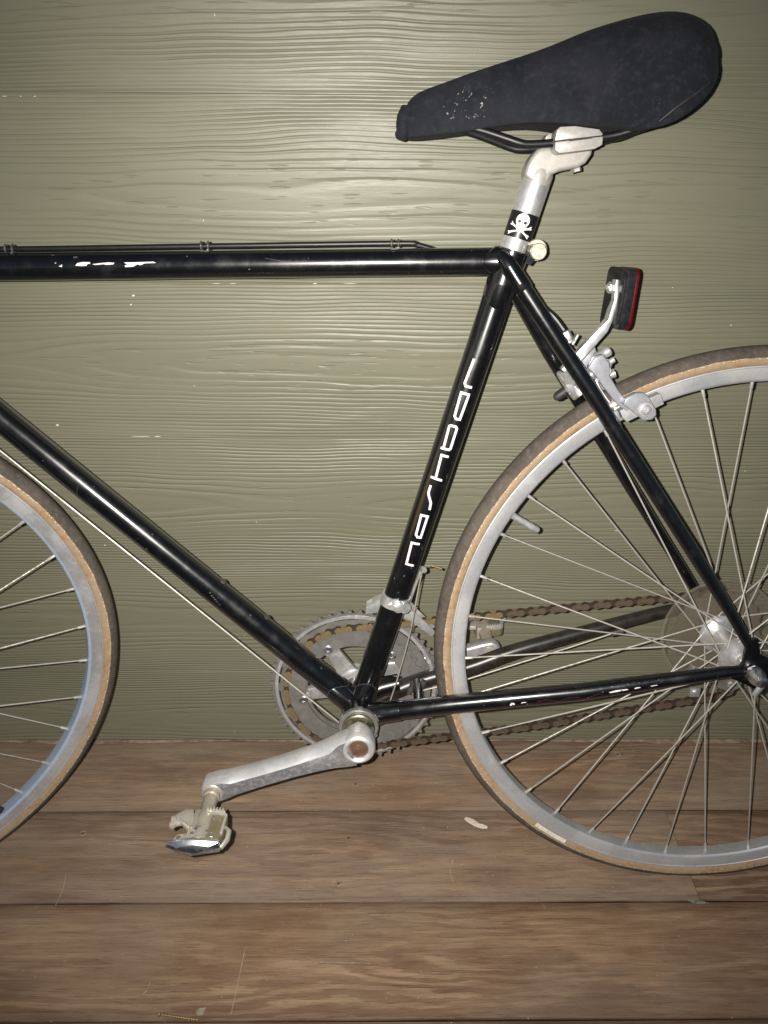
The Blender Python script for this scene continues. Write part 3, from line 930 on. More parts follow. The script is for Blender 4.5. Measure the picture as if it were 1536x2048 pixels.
# bridge between the seat stays, brake cable hanger end, bottom bracket shell and lugs
lug = MB()
lug.tube([V(BB.x, -0.034, BB.z), V(BB.x, 0.034, BB.z)], 0.0205, 48)
sleeve(lug, BB, ST, 0.0157, 0.010, 0.036, lambda a: 0.008 * math.cos(2 * a) - 0.002)
sleeve(lug, BB, DT, 0.0157, 0.010, 0.040, lambda a: 0.008 * math.cos(2 * a) - 0.002)
for sg in (-1, 1):
    lug.tube([V(-0.414, 0.022 * sg, -0.0845), V(-0.395, 0.0262 * sg, -0.0766), V(-0.374, 0.0284 * sg, -0.0718)], [0.0135, 0.0125, 0.0118], 24)
shell = part(lug, 'bottom_bracket_shell', 'paint')
ll = MB()  # thin grey lines painting the highlight along the lug edges
lug_highlight(ll, BB, ST, 0.0153, 0.036, lambda a: 0.008 * math.cos(2 * a) - 0.002)
lug_highlight(ll, BB, DT, 0.0153, 0.040, lambda a: 0.008 * math.cos(2 * a) - 0.002)
part(ll, 'lug_highlight_and_fitting_grey', 'lug_highlight_and_fitting_grey', shell)
lug = MB()
sleeve(lug, BB, ST, 0.0151, 0.520, 0.485, lambda a: -0.010 * (0.5 + 0.5 * math.cos(a * 2)))
lug.lathe([(0.0151, -0.022), (0.0156, -0.004), (0.0160, 0.0050), (0.0161, 0.0095), (0.0142, 0.0108), (0.0138, 0.002)], BB + ST * 0.520, ST, 40)
tdir = (TT1 - TT0).normalized()
sleeve(lug, TT0, tdir, 0.0146, (TT1 - TT0).length, (TT1 - TT0).length - 0.0215, lambda a: 0.007 * math.cos(2 * a + math.pi))
# binder ear behind the lug
lug.prism([(-0.2640, 0.4135), (-0.2560, 0.4100), (-0.2495, 0.4180), (-0.2485, 0.4250), (-0.2530, 0.4300), (-0.2640, 0.4270)], -0.0085, 0.0085)
part(lug, 'seat_lug', 'paint')
bd = MB()
bd.lathe([(0.0072, 0), (0.0078, 0.001), (0.0078, 0.005), (0.0070, 0.006), (0.0033, 0.006), (0.0030, 0.0035), (0, 0.0035)], (-0.2500, -0.0086, 0.4225), (0, -1, 0), 24)
bd.tube([V(-0.2500, -0.009, 0.4225), V(-0.2500, 0.012, 0.4225)], 0.0045, 12)
bd.lathe([(0.0098, 0), (0.0100, 0.0008), (0.0100, 0.0022), (0.0090, 0.003)], (-0.2510, -0.0055, 0.4240), (0, -1, 0), 28)
part(bd, 'binder_bolt', 'binder')
part(MB().tube([V(-0.1995, -0.034, 0.3010), V(-0.1985, 0, 0.2960), V(-0.2005, 0.031, 0.2925)], 0.0060, 16), 'brake_bridge', 'paint')
part(MB().tube([V(-0.352, -0.032, -0.070), V(-0.352, 0.032, -0.070)], 0.0060, 14), 'chain_stay_bridge', 'paint')

# dropouts
for sg in (-1, 1):
    mb = MB()
    y = 0.0625 * sg
    mb.prism([(-0.022, -0.008), (-0.012, 0.010), (-0.012, 0.038), (-0.002, 0.040), (0.004, 0.022), (0.016, 0.016), (0.034, 0.014), (0.036, -0.004), (0.022, -0.006), (0.017, -0.0055), (0.016, -0.018), (0.006, -0.022), (-0.008, -0.014)], y - 0.0028, y + 0.0028)
    mb.lathe([(0.0045, 0), (0.0055, 0.002), (0.0055, 0.006), (0.0025, 0.006), (0.0020, 0.002), (0, 0.002)], (0.019, y - 0.002, 0.0215), (0, -1, 0), 16)
    part(mb, 'dropout', 'paint', bevel=0.0006)

# head, fork, bars: left of the picture but part of the same machine
SA = V(math.cos(math.radians(73.5)), 0, math.sin(math.radians(73.5)))
HT = V(-0.9050, 0, 0.43)
part(MB().tube([HT - SA * 0.115, HT + SA * 0.02], 0.0185, 28), 'head_tube', 'paint')

# ------------------------------------------------------------------ seat post and saddle
post = part(MB().tube([BB + ST * 0.50, BB + ST * 0.592], 0.01355, 40), 'seat_post', 'alu_bright')
mb = MB()
vs_, fs_ = [], []
n = 40
for j, s_ in enumerate((0.5416, 0.5650)):
    for k in range(n + 1):
        w_ = -0.0200 + 0.0420 * k / n
        sk_ = (0.0006 + 0.045 * (w_ + 0.004)) * 0.35
        vs_.append(on_tube(BB, ST, 0.01355 + 0.00018, s_ + sk_ * 0.4, w_))
fs_ = [[k, k + 1, n + 2 + k, n + 1 + k] for k in range(n)]
part(mb.add(vs_, fs_), 'sticker', 'sticker_black', post)
mb = MB()
RP = 0.01355
def ell(cs, cw, rs, rw, n=20, a0=0, a1=360):
    return [(cs + rs * math.cos(math.radians(a0 + (a1 - a0) * k / n)), cw + rw * math.sin(math.radians(a0 + (a1 - a0) * k / n))) for k in range(n)]
rgrid(mb, BB, ST, RP, ell(0.5578, -0.0022, 0.0062, 0.0064, 24), 0.00040)
rgrid(mb, BB, ST, RP, [(0.5545, -0.0072), (0.5545, 0.0030), (0.5505, 0.0020), (0.5478, 0.0010), (0.5474, -0.0046), (0.5500, -0.0060)], 0.00042)
def bone(a, b):
    A_, B_ = Vector(a), Vector(b)
    t = (B_ - A_).normalized()
    nn = Vector((-t.y, t.x))
    L_ = (B_ - A_).length
    out = []
    for (f, g) in ((0.03, -1.0), (-0.04, -1.9), (-0.10, -1.6), (-0.06, -0.5), (-0.03, 0), (-0.06, 0.5), (-0.10, 1.6), (-0.04, 1.9), (0.10, 1.0), (0.5, 0.62), (0.90, 1.0), (1.04, 1.9), (1.10, 1.6), (1.06, 0.5), (1.03, 0), (1.06, -0.5), (1.10, -1.6), (1.04, -1.9), (0.90, -1.0), (0.5, -0.62)):
        q = A_ + t * L_ * f + nn * g * 0.00085
        out.append((q.x, q.y))
    return out
def rot_poly(poly):
    return poly
rgrid(mb, BB, ST, RP, bone((0.5530, -0.0112), (0.5455, 0.0066)), 0.00030)
rgrid(mb, BB, ST, RP, bone((0.5452, -0.0116), (0.5530, 0.0072)), 0.00034)
part(mb, 'skull_print', 'bone_white', post)
mb = MB()
rgrid(mb, BB, ST, RP, ell(0.5563, 0.0006, 0.0014, 0.0016, 14), 0.00052)
rgrid(mb, BB, ST, RP, ell(0.5564, -0.0048, 0.0013, 0.0015, 14), 0.00052)
rgrid(mb, BB, ST, RP, [(0.5536, -0.0025), (0.5515, -0.0034), (0.5515, -0.0016)], 0.00052)
rgrid(mb, BB, ST, RP, [(0.5500, -0.0052), (0.5497, 0.0012), (0.5492, 0.0012), (0.5494, -0.0052)], 0.00052)
part(mb, 'skull_hollows', 'sticker_black', post)

hd = MB()
hd.tube([BB + ST * 0.592, BB + ST * 0.601, BB + ST * 0.607], [0.0136, 0.0136, 0.0120], 32)
head_out = [(-0.2675, 0.4880), (-0.2660, 0.4960), (-0.2630, 0.5030), (-0.2572, 0.5105), (-0.2490, 0.5130), (-0.2378, 0.5115), (-0.2230, 0.5130), (-0.2068, 0.5140), (-0.2075, 0.5060), (-0.2122, 0.4990), (-0.2196, 0.4950), (-0.2353, 0.4922), (-0.2425, 0.4890), (-0.2446, 0.4830), (-0.2560, 0.4795)]
part(hd, 'seat_post_neck', 'cast_alu', post)
part(MB().prism(head_out, -0.0125, 0.0125), 'seat_post_head', 'cast_alu', post, bevel=0.0042, segs=4, angle=50)
for sg in (-1, 1):
    up_ = [(-0.2465, 0.5150), (-0.2455, 0.5235), (-0.2430, 0.5262), (-0.2300, 0.5270), (-0.2085, 0.5245), (-0.2052, 0.5212), (-0.2049, 0.5197)]
    dn_ = [(-0.2462, 0.5142), (-0.2046, 0.5190), (-0.2045, 0.5121), (-0.2108, 0.5088), (-0.2413, 0.5050), (-0.2455, 0.5075)]
    y0_, y1_ = (-0.034, -0.0130) if sg < 0 else (0.0130, 0.034)
    mb = MB().prism(up_, y0_, y1_).prism(dn_, y0_, y1_)
    part(mb, 'rail_clamp', 'cast_alu', post, bevel=0.0016, segs=2)
    part(MB().prism([(-0.2340, 0.5146), (-0.2140, 0.5171), (-0.2140, 0.5188), (-0.2340, 0.5163)], y0_ - 0.0003 if sg < 0 else y0_, y1_ if sg < 0 else y1_ + 0.0003), 'clamp_slot', 'black_rubber', post)
part(MB().hexagon((-0.2185, 0, 0.4962), (0.25, 0, -1), 0.0050, 0.0040), 'clamp_bolt', 'alu', post)

saddle = MB()
# sections along the saddle: x, top z, half width, skirt bottom z, crown sharpness
SEC = [(-0.3770, 0.5440, 0.0140, 0.5175), (-0.3740, 0.5500, 0.0168, 0.5180), (-0.3680, 0.5560, 0.0185, 0.5182), (-0.3560, 0.5602, 0.0195, 0.5186), (-0.3420, 0.5650, 0.0203, 0.5200), (-0.3160, 0.5740, 0.0218, 0.5232),
       (-0.2900, 0.5815, 0.0240, 0.5268), (-0.2620, 0.5896, 0.0280, 0.5288), (-0.2400, 0.5975, 0.0335, 0.5280), (-0.2207, 0.6055, 0.0410, 0.5250), (-0.2000, 0.6110, 0.0510, 0.5238), (-0.1836, 0.6148, 0.0590, 0.5215),
       (-0.1700, 0.6175, 0.0640, 0.5200), (-0.1550, 0.6190, 0.0675, 0.5245), (-0.1420, 0.6180, 0.0680, 0.5320), (-0.1310, 0.6150, 0.0650, 0.5420), (-0.1215, 0.6080, 0.0580, 0.5530), (-0.1140, 0.5980, 0.0440, 0.5640), (-0.1100, 0.5880, 0.0250, 0.5720)]
n = 40
rows = []
for (x, zt, hw, zb) in SEC:
    row = []
    for k in range(n):
        a = math.pi * (k / (n - 1)) * 1.0            # over the top from -y to +y
        cy, sy = -math.cos(a), math.sin(a)
        e = 0.62 + 0.25 * min(1, hw / 0.06)
        yy = hw * math.copysign(abs(cy) ** 0.72, cy)
        zz = zb + (zt - zb) * abs(sy) ** (0.95 - 0.25 * (1 - e))
        # slightly wrinkled cloth
        zz += 0.0005 * math.sin(x * 210 + k * 0.8) * (0.3 + abs(cy))
        yy *= 1 + 0.012 * math.sin(x * 160 + k * 0.55)
        row.append(V(x + 0.0006 * math.sin(k * 1.1), yy, zz))
    rows.append(row)
vs_ = [v for r_ in rows for v in r_]
fs_ = [[i * n + k, i * n + k + 1, (i + 1) * n + k + 1, (i + 1) * n + k] for i in range(len(rows) - 1) for k in range(n - 1)]
m_ = len(rows)
# lip turned under, and end walls
o_ = len(vs_)
for i, r_ in enumerate(rows):
    hw = SEC[i][2]
    vs_ += [r_[0] + V(0, min(0.010, hw * 0.5), 0.0030), r_[-1] + V(0, -min(0.010, hw * 0.5), 0.0030)]
for i in range(m_ - 1):
    fs_.append([i * n, (i + 1) * n, o_ + 2 * (i + 1), o_ + 2 * i])
    fs_.append([i * n + n - 1, o_ + 2 * i + 1, o_ + 2 * (i + 1) + 1, (i + 1) * n + n - 1])
    fs_.append([o_ + 2 * i, o_ + 2 * (i + 1), o_ + 2 * (i + 1) + 1, o_ + 2 * i + 1])
fs_.append(list(range(n)) + [o_ + 1, o_])
fs_.append([(m_ - 1) * n + k for k in range(n)][::-1] + [o_ + 2 * (m_ - 1), o_ + 2 * (m_ - 1) + 1])
saddle.add(vs_, fs_)
sad = part(saddle, 'saddle', 'fabric', angle=80)
md = sad.modifiers.new('round', 'SUBSURF')
md.levels = md.render_levels = 1
# gathered tail of the cover at the nose
mb = MB()
mb.tube(smooth_path([V(-0.3745, -0.006, 0.5420), V(-0.3785, -0.008, 0.5330), V(-0.3790, -0.009, 0.5250), V(-0.3815, -0.010, 0.5180)], 4), [0.007] * 4 + [0.0065] * 4 + [0.0060] * 4 + [0.0045], 12, flat=1.4)
mb.tube([V(-0.3775, -0.010, 0.5340), V(-0.3822, -0.012, 0.5300)], [0.0030, 0.0008], 8)
for k in range(9):
    a_ = rnd.uniform(0.522, 0.540)
    mb.tube([V(-0.379, -0.010 + rnd.uniform(-.004, .004), a_), V(-0.3835 - rnd.uniform(0, .0015), -0.012, a_ + rnd.uniform(-.003, .002))], 0.00018, 5)
part(mb, 'cover_hem', 'fabric', sad)
mb = MB()
crease = smooth_path([V(-0.1680, -0.0678, 0.5270), V(-0.1560, -0.0705, 0.5370), V(-0.1430, -0.0710, 0.5460), V(-0.1290, -0.0668, 0.5560)], 6)
mb.tube(crease, [0.0005 + 0.0008 * math.sin(math.pi * k / (len(crease) - 1)) for k in range(len(crease))], 10)
part(mb, 'cover_seam', 'seam', sad)
part(MB().prism([(-0.300, 0.5290), (-0.262, 0.5345), (-0.2200, 0.5335), (-0.1850, 0.5300), (-0.180, 0.5400), (-0.300, 0.5400)], -0.018, 0.018), 'saddle_base', 'cast_alu', sad, bevel=0.002)
for sg in (-1, 1):
    rail = smooth_path([V(-0.345, 0.010 * sg, 0.5330), V(-0.3112, 0.0165 * sg, 0.5252), V(-0.2880, 0.0205 * sg, 0.5182), V(-0.2760, 0.0220 * sg, 0.5145), V(-0.2660, 0.022 * sg, 0.5132), V(-0.2430, 0.022 * sg, 0.5148),
                        V(-0.2050, 0.022 * sg, 0.5190), V(-0.1850, 0.024 * sg, 0.5225), V(-0.1650, 0.028 * sg, 0.5300), V(-0.1500, 0.032 * sg, 0.5400)], 6)
    part(MB().tube(rail, 0.0035, 14), 'saddle_rail', 'housing', sad)

# ------------------------------------------------------------------ wheels
def wheel(parent_mat, dirty, phase, hub_r, flange_y, y_r, drive, valve_a):
    """an Empty at the hub centre, axis along its local y"""
    w = bpy.data.objects.new('wheel', None)
    C.objects.link(w)
    w.parent = bike
    w.matrix_local = parent_mat
    # rim: brake track, inner wall, box section
    prof = [(0.3170, -0.0100), (0.3170, -0.0110), (0.3158, -0.0112), (0.3150, -0.0104), (0.3035, -0.0098), (0.3018, -0.0088), (0.3006, -0.0075), (0.3000, 0.0), (0.3006, 0.0075), (0.3018, 0.0088),
            (0.3035, 0.0098), (0.3150, 0.0104), (0.3158, 0.0112), (0.3170, 0.0110), (0.3170, 0.0100), (0.3120, 0.0085), (0.3120, -0.0085)]
    rim = MB().lathe(prof, (0, 0, 0), (0, 1, 0), 180, closed=True)
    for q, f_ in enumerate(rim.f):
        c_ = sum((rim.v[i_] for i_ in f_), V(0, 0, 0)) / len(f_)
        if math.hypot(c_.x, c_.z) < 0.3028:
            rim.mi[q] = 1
    rim.obj('rim', [dirty, 'rim_inner_sky' if not drive else dirty], w, angle=28)
    # tyre, slightly irregular
    mb = MB()
    N_, n_ = 240, 22
    for k in range(N_):
        a = 2 * math.pi * k / N_
        for j in range(n_):
            b = 2 * math.pi * j / n_
            cr, sy = math.cos(b), math.sin(b)
            rr_ = 0.3238 + 0.0122 * cr
            yy = 0.0125 * sy * (1.0 if cr > -0.5 else 0.9)
            if cr > 0.93:
                rr_ -= 0.0002
            mb.v.append(V(rr_ * math.cos(a), yy + 0.0002 * math.sin(9 * a), rr_ * math.sin(a)))
    for k in range(N_):
        for j in range(n_):
            k2, j2 = (k + 1) % N_, (j + 1) % n_
            mb.f.append([k * n_ + j, k * n_ + j2, k2 * n_ + j2, k2 * n_ + j])
            mb.mi.append(0)
    mb.obj('tyre', 'tyre', w, angle=60)
    # spokes: 36, three-cross, one mesh per flange position shared by its copies
    protos = {}
    for k in range(36):
        side = -1 if k % 2 == 0 else 1
        lead = 1 if (k // 2) % 2 == 0 else -1
        key = (side, lead)
        na = 0.0
        ha = math.radians(61.0) * lead
        if key not in protos:
            fy = flange_y[0] if side < 0 else flange_y[1]
            p_hub = V(hub_r * math.cos(ha), fy + 0.0016 * side * lead, hub_r * math.sin(ha))
            p_rim = V(0.3020, 0.0015 * side, 0)
            dd = (p_rim - p_hub).normalized()
            mb = MB()
            mb.tube([V(hub_r * 0.97 * math.cos(ha), fy - 0.0022 * side * lead, hub_r * 0.97 * math.sin(ha)), p_hub, p_hub + dd * 0.004, p_rim], [0.0010, 0.00096, 0.0009, 0.00088], 8)
            mb.tube([p_rim - dd * 0.011, p_rim - dd * 0.010, p_rim - dd * 0.003, p_rim + dd * 0.002], [0.0012, 0.0018, 0.0019, 0.0024], 8)
            protos[key] = mb.mesh('spoke', 'spoke')
        ang = math.radians(phase + 10 * k)
        link('spoke', protos[key], w, Matrix.Rotation(-ang, 4, 'Y'))
    # hub
    mb = MB()
    f0, f1 = flange_y
    fr = hub_r + 0.004
    mb.lathe([(0.0085, f0 - 0.010), (0.0100, f0 - 0.008), (0.0120, f0 - 0.0040), (fr - 0.003, f0 - 0.0015), (fr, f0 - 0.0012), (fr, f0 + 0.0012), (fr - 0.003, f0 + 0.0016), (0.0160, f0 + 0.0050), (0.0120, f0 + 0.010), (0.0118, 0),
              (0.0120, f1 - 0.010), (0.0160, f1 - 0.0050), (fr - 0.003, f1 - 0.0016), (fr, f1 - 0.0012), (fr, f1 + 0.0012), (fr - 0.003, f1 + 0.0015), (0.0120, f1 + 0.004), (0.0100, f1 + 0.008)], (0, 0, 0), (0, 1, 0), 48)
    mb.obj('hub', 'alu_bright', w)
    mb = MB()
    mb.tube([V(0, -y_r, 0), V(0, y_r, 0)], 0.0048, 16)
    for sg in (-1, 1):
        ya = (y_r - 0.009) * sg
        mb.hexagon((0, ya, 0), (0, sg, 0), 0.0088, 0.006)
        mb.hexagon((0, (abs(f0) + 0.011) * sg, 0), (0, sg, 0), 0.0085, 0.005)
    mb.obj('axle', 'alu', w)
    # valve
    a = math.radians(valve_a)
    d = V(-math.cos(a), 0, -math.sin(a))
    b_ = V(0.3000 * math.cos(a), 0, 0.3000 * math.sin(a))
    mb = MB().tube([b_, b_ + d * 0.004, b_ + d * 0.022], [0.0046, 0.0038, 0.0036], 14).tube([b_ + d * 0.022, b_ + d * 0.034, b_ + d * 0.036], [0.0040, 0.0040, 0.0026], 14)
    mb.obj('valve', 'black_rubber' if not drive else 'rubber_pad', w)
    return w


REAR = Matrix.Translation(V(0, 0, H))
rear = wheel(REAR, 'rim_dirty', 3.8, 0.0195, (-0.033, 0.0205), 0.070, True, 149.0)
nn = V(-0.45307, 0.87728, 0.15848).normalized()
uu = nn.cross(V(0, 0, 1)).normalized()
ww = uu.cross(nn).normalized()
FW = Matrix((uu, nn, ww)).transposed().to_4x4()
FC = V(-1.01236, -0.09743, -0.01063)
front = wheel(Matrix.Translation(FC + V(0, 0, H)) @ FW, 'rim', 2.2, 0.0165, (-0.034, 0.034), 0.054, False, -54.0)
rear['label'] = 'rear wheel with dusty tan-walled tyre and plastic spoke guard'
front['label'] = 'front wheel turned towards the wall'

mb = MB()
vs_ = []
for k in range(13):
    a = math.radians(-129.5 + 8.5 * k / 12)
    for rr_, yy_ in ((0.3178, -0.01125), (0.3202, -0.01240), (0.3226, -0.01268)):
        vs_.append(V(rr_ * math.cos(a), yy_ - 0.00025, rr_ * math.sin(a)))
mb.add(vs_, [[3 * k + j, 3 * k + j + 1, 3 * k + j + 4, 3 * k + j + 3] for k in range(12) for j in range(2)])
mb.obj('tyre_label', 'chip', rear)

# quick-release style ends, freewheel, spoke guard on the rear wheel
mb = MB()
mb.lathe([(0.0075, 0), (0.0090, 0.002), (0.0092, 0.010), (0.0080, 0.014), (0.0060, 0.020), (0.0040, 0.021)], (0.0, -0.0665, 0.0), (0, -1, 0), 28)
mb.obj('skewer_nut', 'chrome', rear)
mb = MB()
mb.tube([V(0.0, -0.074, -0.001), V(0.003, -0.080, -0.008), V(-0.001, -0.078, -0.020)], [0.0045, 0.004, 0.003], 10, flat=0.7)
mb.obj('skewer_lever', 'alu_bright', rear)
mb = MB()
for i, (rc, y) in enumerate(((0.0500, 0.0275), (0.0450, 0.0318), (0.0405, 0.0361), (0.0360, 0.0404), (0.0320, 0.0447), (0.0280, 0.0490))):
    T_ = int(rc * 2 * math.pi / 0.0127)
    out = []
    for k in range(T_ * 6):
        a = 2 * math.pi * k / (T_ * 6)
        ph = k % 6
        out.append(((rc + (0, 0.0008, 0.0026, 0.0030, 0.0026, 0.0008)[ph] - 0.001) * math.cos(a), (rc + (0, 0.0008, 0.0026, 0.0030, 0.0026, 0.0008)[ph] - 0.001) * math.sin(a)))
    inn = [(0.018 * math.cos(2 * math.pi * k / len(out)), 0.018 * math.sin(2 * math.pi * k / len(out))) for k in range(len(out))]
    mb.annulus(out, inn, y - 0.0009, y + 0.0009)
mb.tube([V(0, 0.0245, 0), V(0, 0.0520, 0)], 0.0185, 32)
mb.obj('freewheel', 'cogs', rear)
mb = MB()
prof = [(0.020, 0.0240), (0.055, 0.0225), (0.0665, 0.0218), (0.0680, 0.0222), (0.0680, 0.0234), (0.0665, 0.0232), (0.055, 0.0238), (0.020, 0.0252)]
mb.lathe(prof, (0, 0, 0), (0, 1, 0), 96, closed=True)
mb.obj('spoke_guard', 'clear', rear)

# fork and handlebar
mb = MB()
crown = HT - SA * 0.122
fdir = uu * -1
for sg in (-1, 1):
    top_ = crown + nn * 0.034 * sg - SA * 0.004
    end = FC + nn * 0.052 * sg
    mid = top_.lerp(end, 0.7)
    mb.tube(smooth_path([top_, top_.lerp(end, 0.35) + uu * 0.014, mid, end], 6), [0.0115] * 7 + [0.010] * 6 + [0.0075] * 6, 16, flat=0.8) if False else mb.tube(smooth_path([top_, top_.lerp(end, 0.35) + uu * 0.006, mid, end], 6), 0.0095, 16, flat=0.8)
mb.tube([crown - nn * 0.036 - SA * 0.004, crown + nn * 0.036 - SA * 0.004], 0.0125, 16)
mb.tube([crown, HT + SA * 0.05], 0.0140, 20)
part(mb, 'fork', 'paint')
mb = MB()
stem0 = HT + SA * 0.055
stem1 = stem0 - uu * 0.085 + V(0, 0, 0.002)
mb.tube([HT + SA * 0.02, stem0], 0.0112, 18)
mb.tube([stem0, stem1], 0.0125, 18)
part(mb, 'stem', 'alu_bright')
mb = MB()
for sg in (-1, 1):
    pts = [stem1, stem1 + nn * 0.15 * sg, stem1 + nn * 0.185 * sg - uu * 0.03, stem1 + nn * 0.195 * sg - uu * 0.075 - V(0, 0, 0.03), stem1 + nn * 0.200 * sg - uu * 0.070 - V(0, 0, 0.105), stem1 + nn * 0.205 * sg + uu * 0.03 - V(0, 0, 0.135)]
    mb.tube(smooth_path(pts, 6), 0.0150, 16)
part(mb, 'handlebar', 'black_rubber')

# ------------------------------------------------------------------ drivetrain
RC = V(-0.4265, 0, -0.0885)


def toothed(T_, r_root, r_tip, sub=8):
    pr = (0, 0.0, 0.05, 0.80, 1.0, 0.80, 0.05, 0.0)
    out = []
    for k in range(T_ * sub):
        a = 2 * math.pi * k / (T_ * sub)
        r_ = r_root + (r_tip - r_root) * pr[k % sub]
        out.append((RC.x + r_ * math.cos(a), RC.z + r_ * math.sin(a)))
    return out


def circ(r, n):
    return [(RC.x + r * math.cos(2 * math.pi * k / n), RC.z + r * math.sin(2 * math.pi * k / n)) for k in range(n)]


crankset = MB()
T1 = 52
crankset.annulus(toothed(T1, 0.1012, 0.1058), circ(0.0942, T1 * 8), 0.0450, 0.0478)
crankset.annulus(circ(0.0926, 200), circ(0.0700, 200), 0.0455, 0.0476)
crankset.annulus(circ(0.0700, 200), circ(0.0590, 200), 0.0456, 0.0474)
for k in range(15):                                   # webs that leave the dark slots
    a = math.radians(12 + 24 * k)
    d = V(math.cos(a), 0, math.sin(a))
    t = V(-math.sin(a), 0, math.cos(a))
    wd = 0.0050 if k % 3 else 0.0100
    c0, c1 = RC + d * 0.0920, RC + d * 0.0948
    crankset.add([c + t * wd * s1 + V(0, y, 0) for y in (0.0456, 0.0474) for c in (c0, c1) for s1 in (-1, 1)], [[0, 1, 3, 2], [4, 6, 7, 5], [0, 4, 5, 1], [2, 3, 7, 6], [0, 2, 6, 4], [1, 5, 7, 3]])
outer_ring = part(crankset, 'outer_chainring', 'ring')
mb = MB()
mb.annulus(circ(0.0985, 160), circ(0.0950, 160), 0.0442, 0.0450)
part(mb, 'bright_ridge', 'alu_bright', outer_ring)
mb = MB()
T2 = 42
mb.annulus(toothed(T2, 0.0815, 0.0865), circ(0.0610, T2 * 8), 0.0385, 0.0408)
part(mb, 'inner_chainring', 'ring', bevel=0.0)
# five-armed spider and right crank
sp = MB()
for k in range(5):
    a = math.radians(48 + 72 * k)
    d = V(math.cos(a), 0, math.sin(a))
    t = V(-math.sin(a), 0, math.cos(a))
    pts = [(0.012, 0.015), (0.030, 0.0105), (0.050, 0.0085), (0.064, 0.0085), (0.071, 0.0060)]
    out = [RC + d * r_ + t * w_ for r_, w_ in pts] + [RC + d * r_ - t * w_ for r_, w_ in pts[::-1]]
    sp.prism([(q.x, q.z) for q in out], 0.0480, 0.0560)
    sp.prism([(q.x, q.z) for q in [RC + d * 0.056 + t * 0.008, RC + d * 0.070 + t * 0.007, RC + d * 0.070 - t * 0.007, RC + d * 0.056 - t * 0.008]], 0.0409, 0.0449)
part(sp, 'spider', 'alu', bevel=0.0016)
mb = MB().lathe([(0.013, 0.034), (0.019, 0.040), (0.0225, 0.046), (0.0225, 0.064), (0.017, 0.070)], (RC.x, 0, RC.z), (0, 1, 0), 40)
part(mb, 'crank_boss', 'alu_bright')
for k in range(5):
    a = math.radians(48 + 72 * k)
    c = RC + V(0.0650 * math.cos(a), 0.0385, 0.0650 * math.sin(a))
    mb = MB().lathe([(0.0052, -0.001), (0.0056, 0.0002), (0.0056, 0.0012), (0.0048, 0.0017), (0.0026, 0.0017), (0.0022, 0.0004), (0, 0.0004)], c, (0, -1, 0), 20)
    mb.lathe([(0.0020, 0), (0.0020, 0.0008), (0, 0.0009)], c, (0, -1, 0), 6)
    part(mb, 'chainring_bolt', 'chrome')


def crank_arm(origin, ang, ya, yb, L=0.171):
    """outline of the arm seen from the side; a hub disc is added apart"""
    ca, sa = math.cos(ang), math.sin(ang)
    up_, dn_ = [], []
    for t, w_ in ((0.008, 0.0183), (0.018, 0.0170), (0.032, 0.0146), (0.050, 0.0124), (0.080, 0.0108), (0.120, 0.0108), (0.148, 0.0120), (0.160, 0.0132)):
        up_.append((t, w_))
        dn_.append((t, -w_))
    tip = [(L + 0.0140 * math.cos(math.radians(b)), 0.0140 * math.sin(math.radians(b))) for b in range(75, -76, -15)]
    out = up_ + tip + dn_[::-1]
    return [(origin.x + a_ * ca - b_ * sa, origin.z + a_ * sa + b_ * ca) for a_, b_ in out]


lc_ang = math.atan2(-0.1507 + 0.0915, -0.5921 + 0.4208)
LC = V(-0.4208, 0, -0.0905)
mb = MB()
lay = []
full = crank_arm(LC, lc_ang, 0, 0)
cax = V(math.cos(lc_ang), 0, math.sin(lc_ang))
cup_ = V(math.sin(lc_ang), 0, -math.cos(lc_ang))           # towards the upper edge
for y_, ku, kd in ((-0.0560, 0.86, 0.90), (-0.0590, 1.0, 1.0), (-0.0680, 1.0, 1.0), (-0.0715, 0.86, 1.0), (-0.0752, 0.55, 0.97), (-0.0765, 0.40, 0.90)):
    row = []
    for x_, z_ in full:
        q = V(x_, 0, z_) - LC
        a_, b_ = q.dot(cax), q.dot(cup_)
        e_ = min(1, max(0, (a_ - 0.150) / 0.03))
        kk = (ku if b_ > 0 else kd)
        kk = kk + (1 - kk) * (0.6 if a_ < 0.03 or a_ > 0.155 else 0.0)
        p_ = LC + cax * a_ + cup_ * (b_ * kk)
        row.append(V(p_.x, y_, p_.z))
    lay.append(row)
nq = len(full)
mb.add([v for r_ in lay for v in r_], [list(range(nq)), [(len(lay) - 1) * nq + k for k in range(nq)][::-1]] + [[i * nq + k, i * nq + (k + 1) % nq, (i + 1) * nq + (k + 1) % nq, (i + 1) * nq + k] for i in range(len(lay) - 1) for k in range(nq)])
mb.mi[1] = 1
larm = part(mb, 'crank_arm', ['crank_top', 'crank_side'], angle=35)
mb = MB().lathe([(0.0150, -0.0470), (0.0165, -0.0500), (0.0186, -0.0600), (0.0187, -0.0715), (0.0178, -0.0750), (0.0160, -0.0770), (0.0140, -0.0775), (0.0122, -0.0765), (0.0112, -0.0755), (0.0108, -0.0722), (0, -0.0722)], (LC.x, 0, LC.z), (0, 1, 0), 56)
part(mb, 'crank_eye', 'crank_top', larm)
mb = MB().lathe([(0.0108, 0), (0.0108, 0.001), (0.0080, 0.0016)], (LC.x, -0.0723, LC.z), (0, -1, 0), 28).hexagon((LC.x, -0.0732, LC.z), (0, -1, 0), 0.0072, 0.0022)
mb.lathe([(0.0030, 0), (0.0022, 0.0004), (0, 0.0002)], (LC.x, -0.0755, LC.z), (0, -1, 0), 12)
part(mb, 'crank_bolt', 'rust', larm)
rc_ang = math.radians(12)
mb = MB().prism(crank_arm(RC, rc_ang, 0, 0), 0.0680, 0.0830)
rarm = part(mb, 'crank_arm', 'alu', bevel=0.0045, segs=3, angle=45)
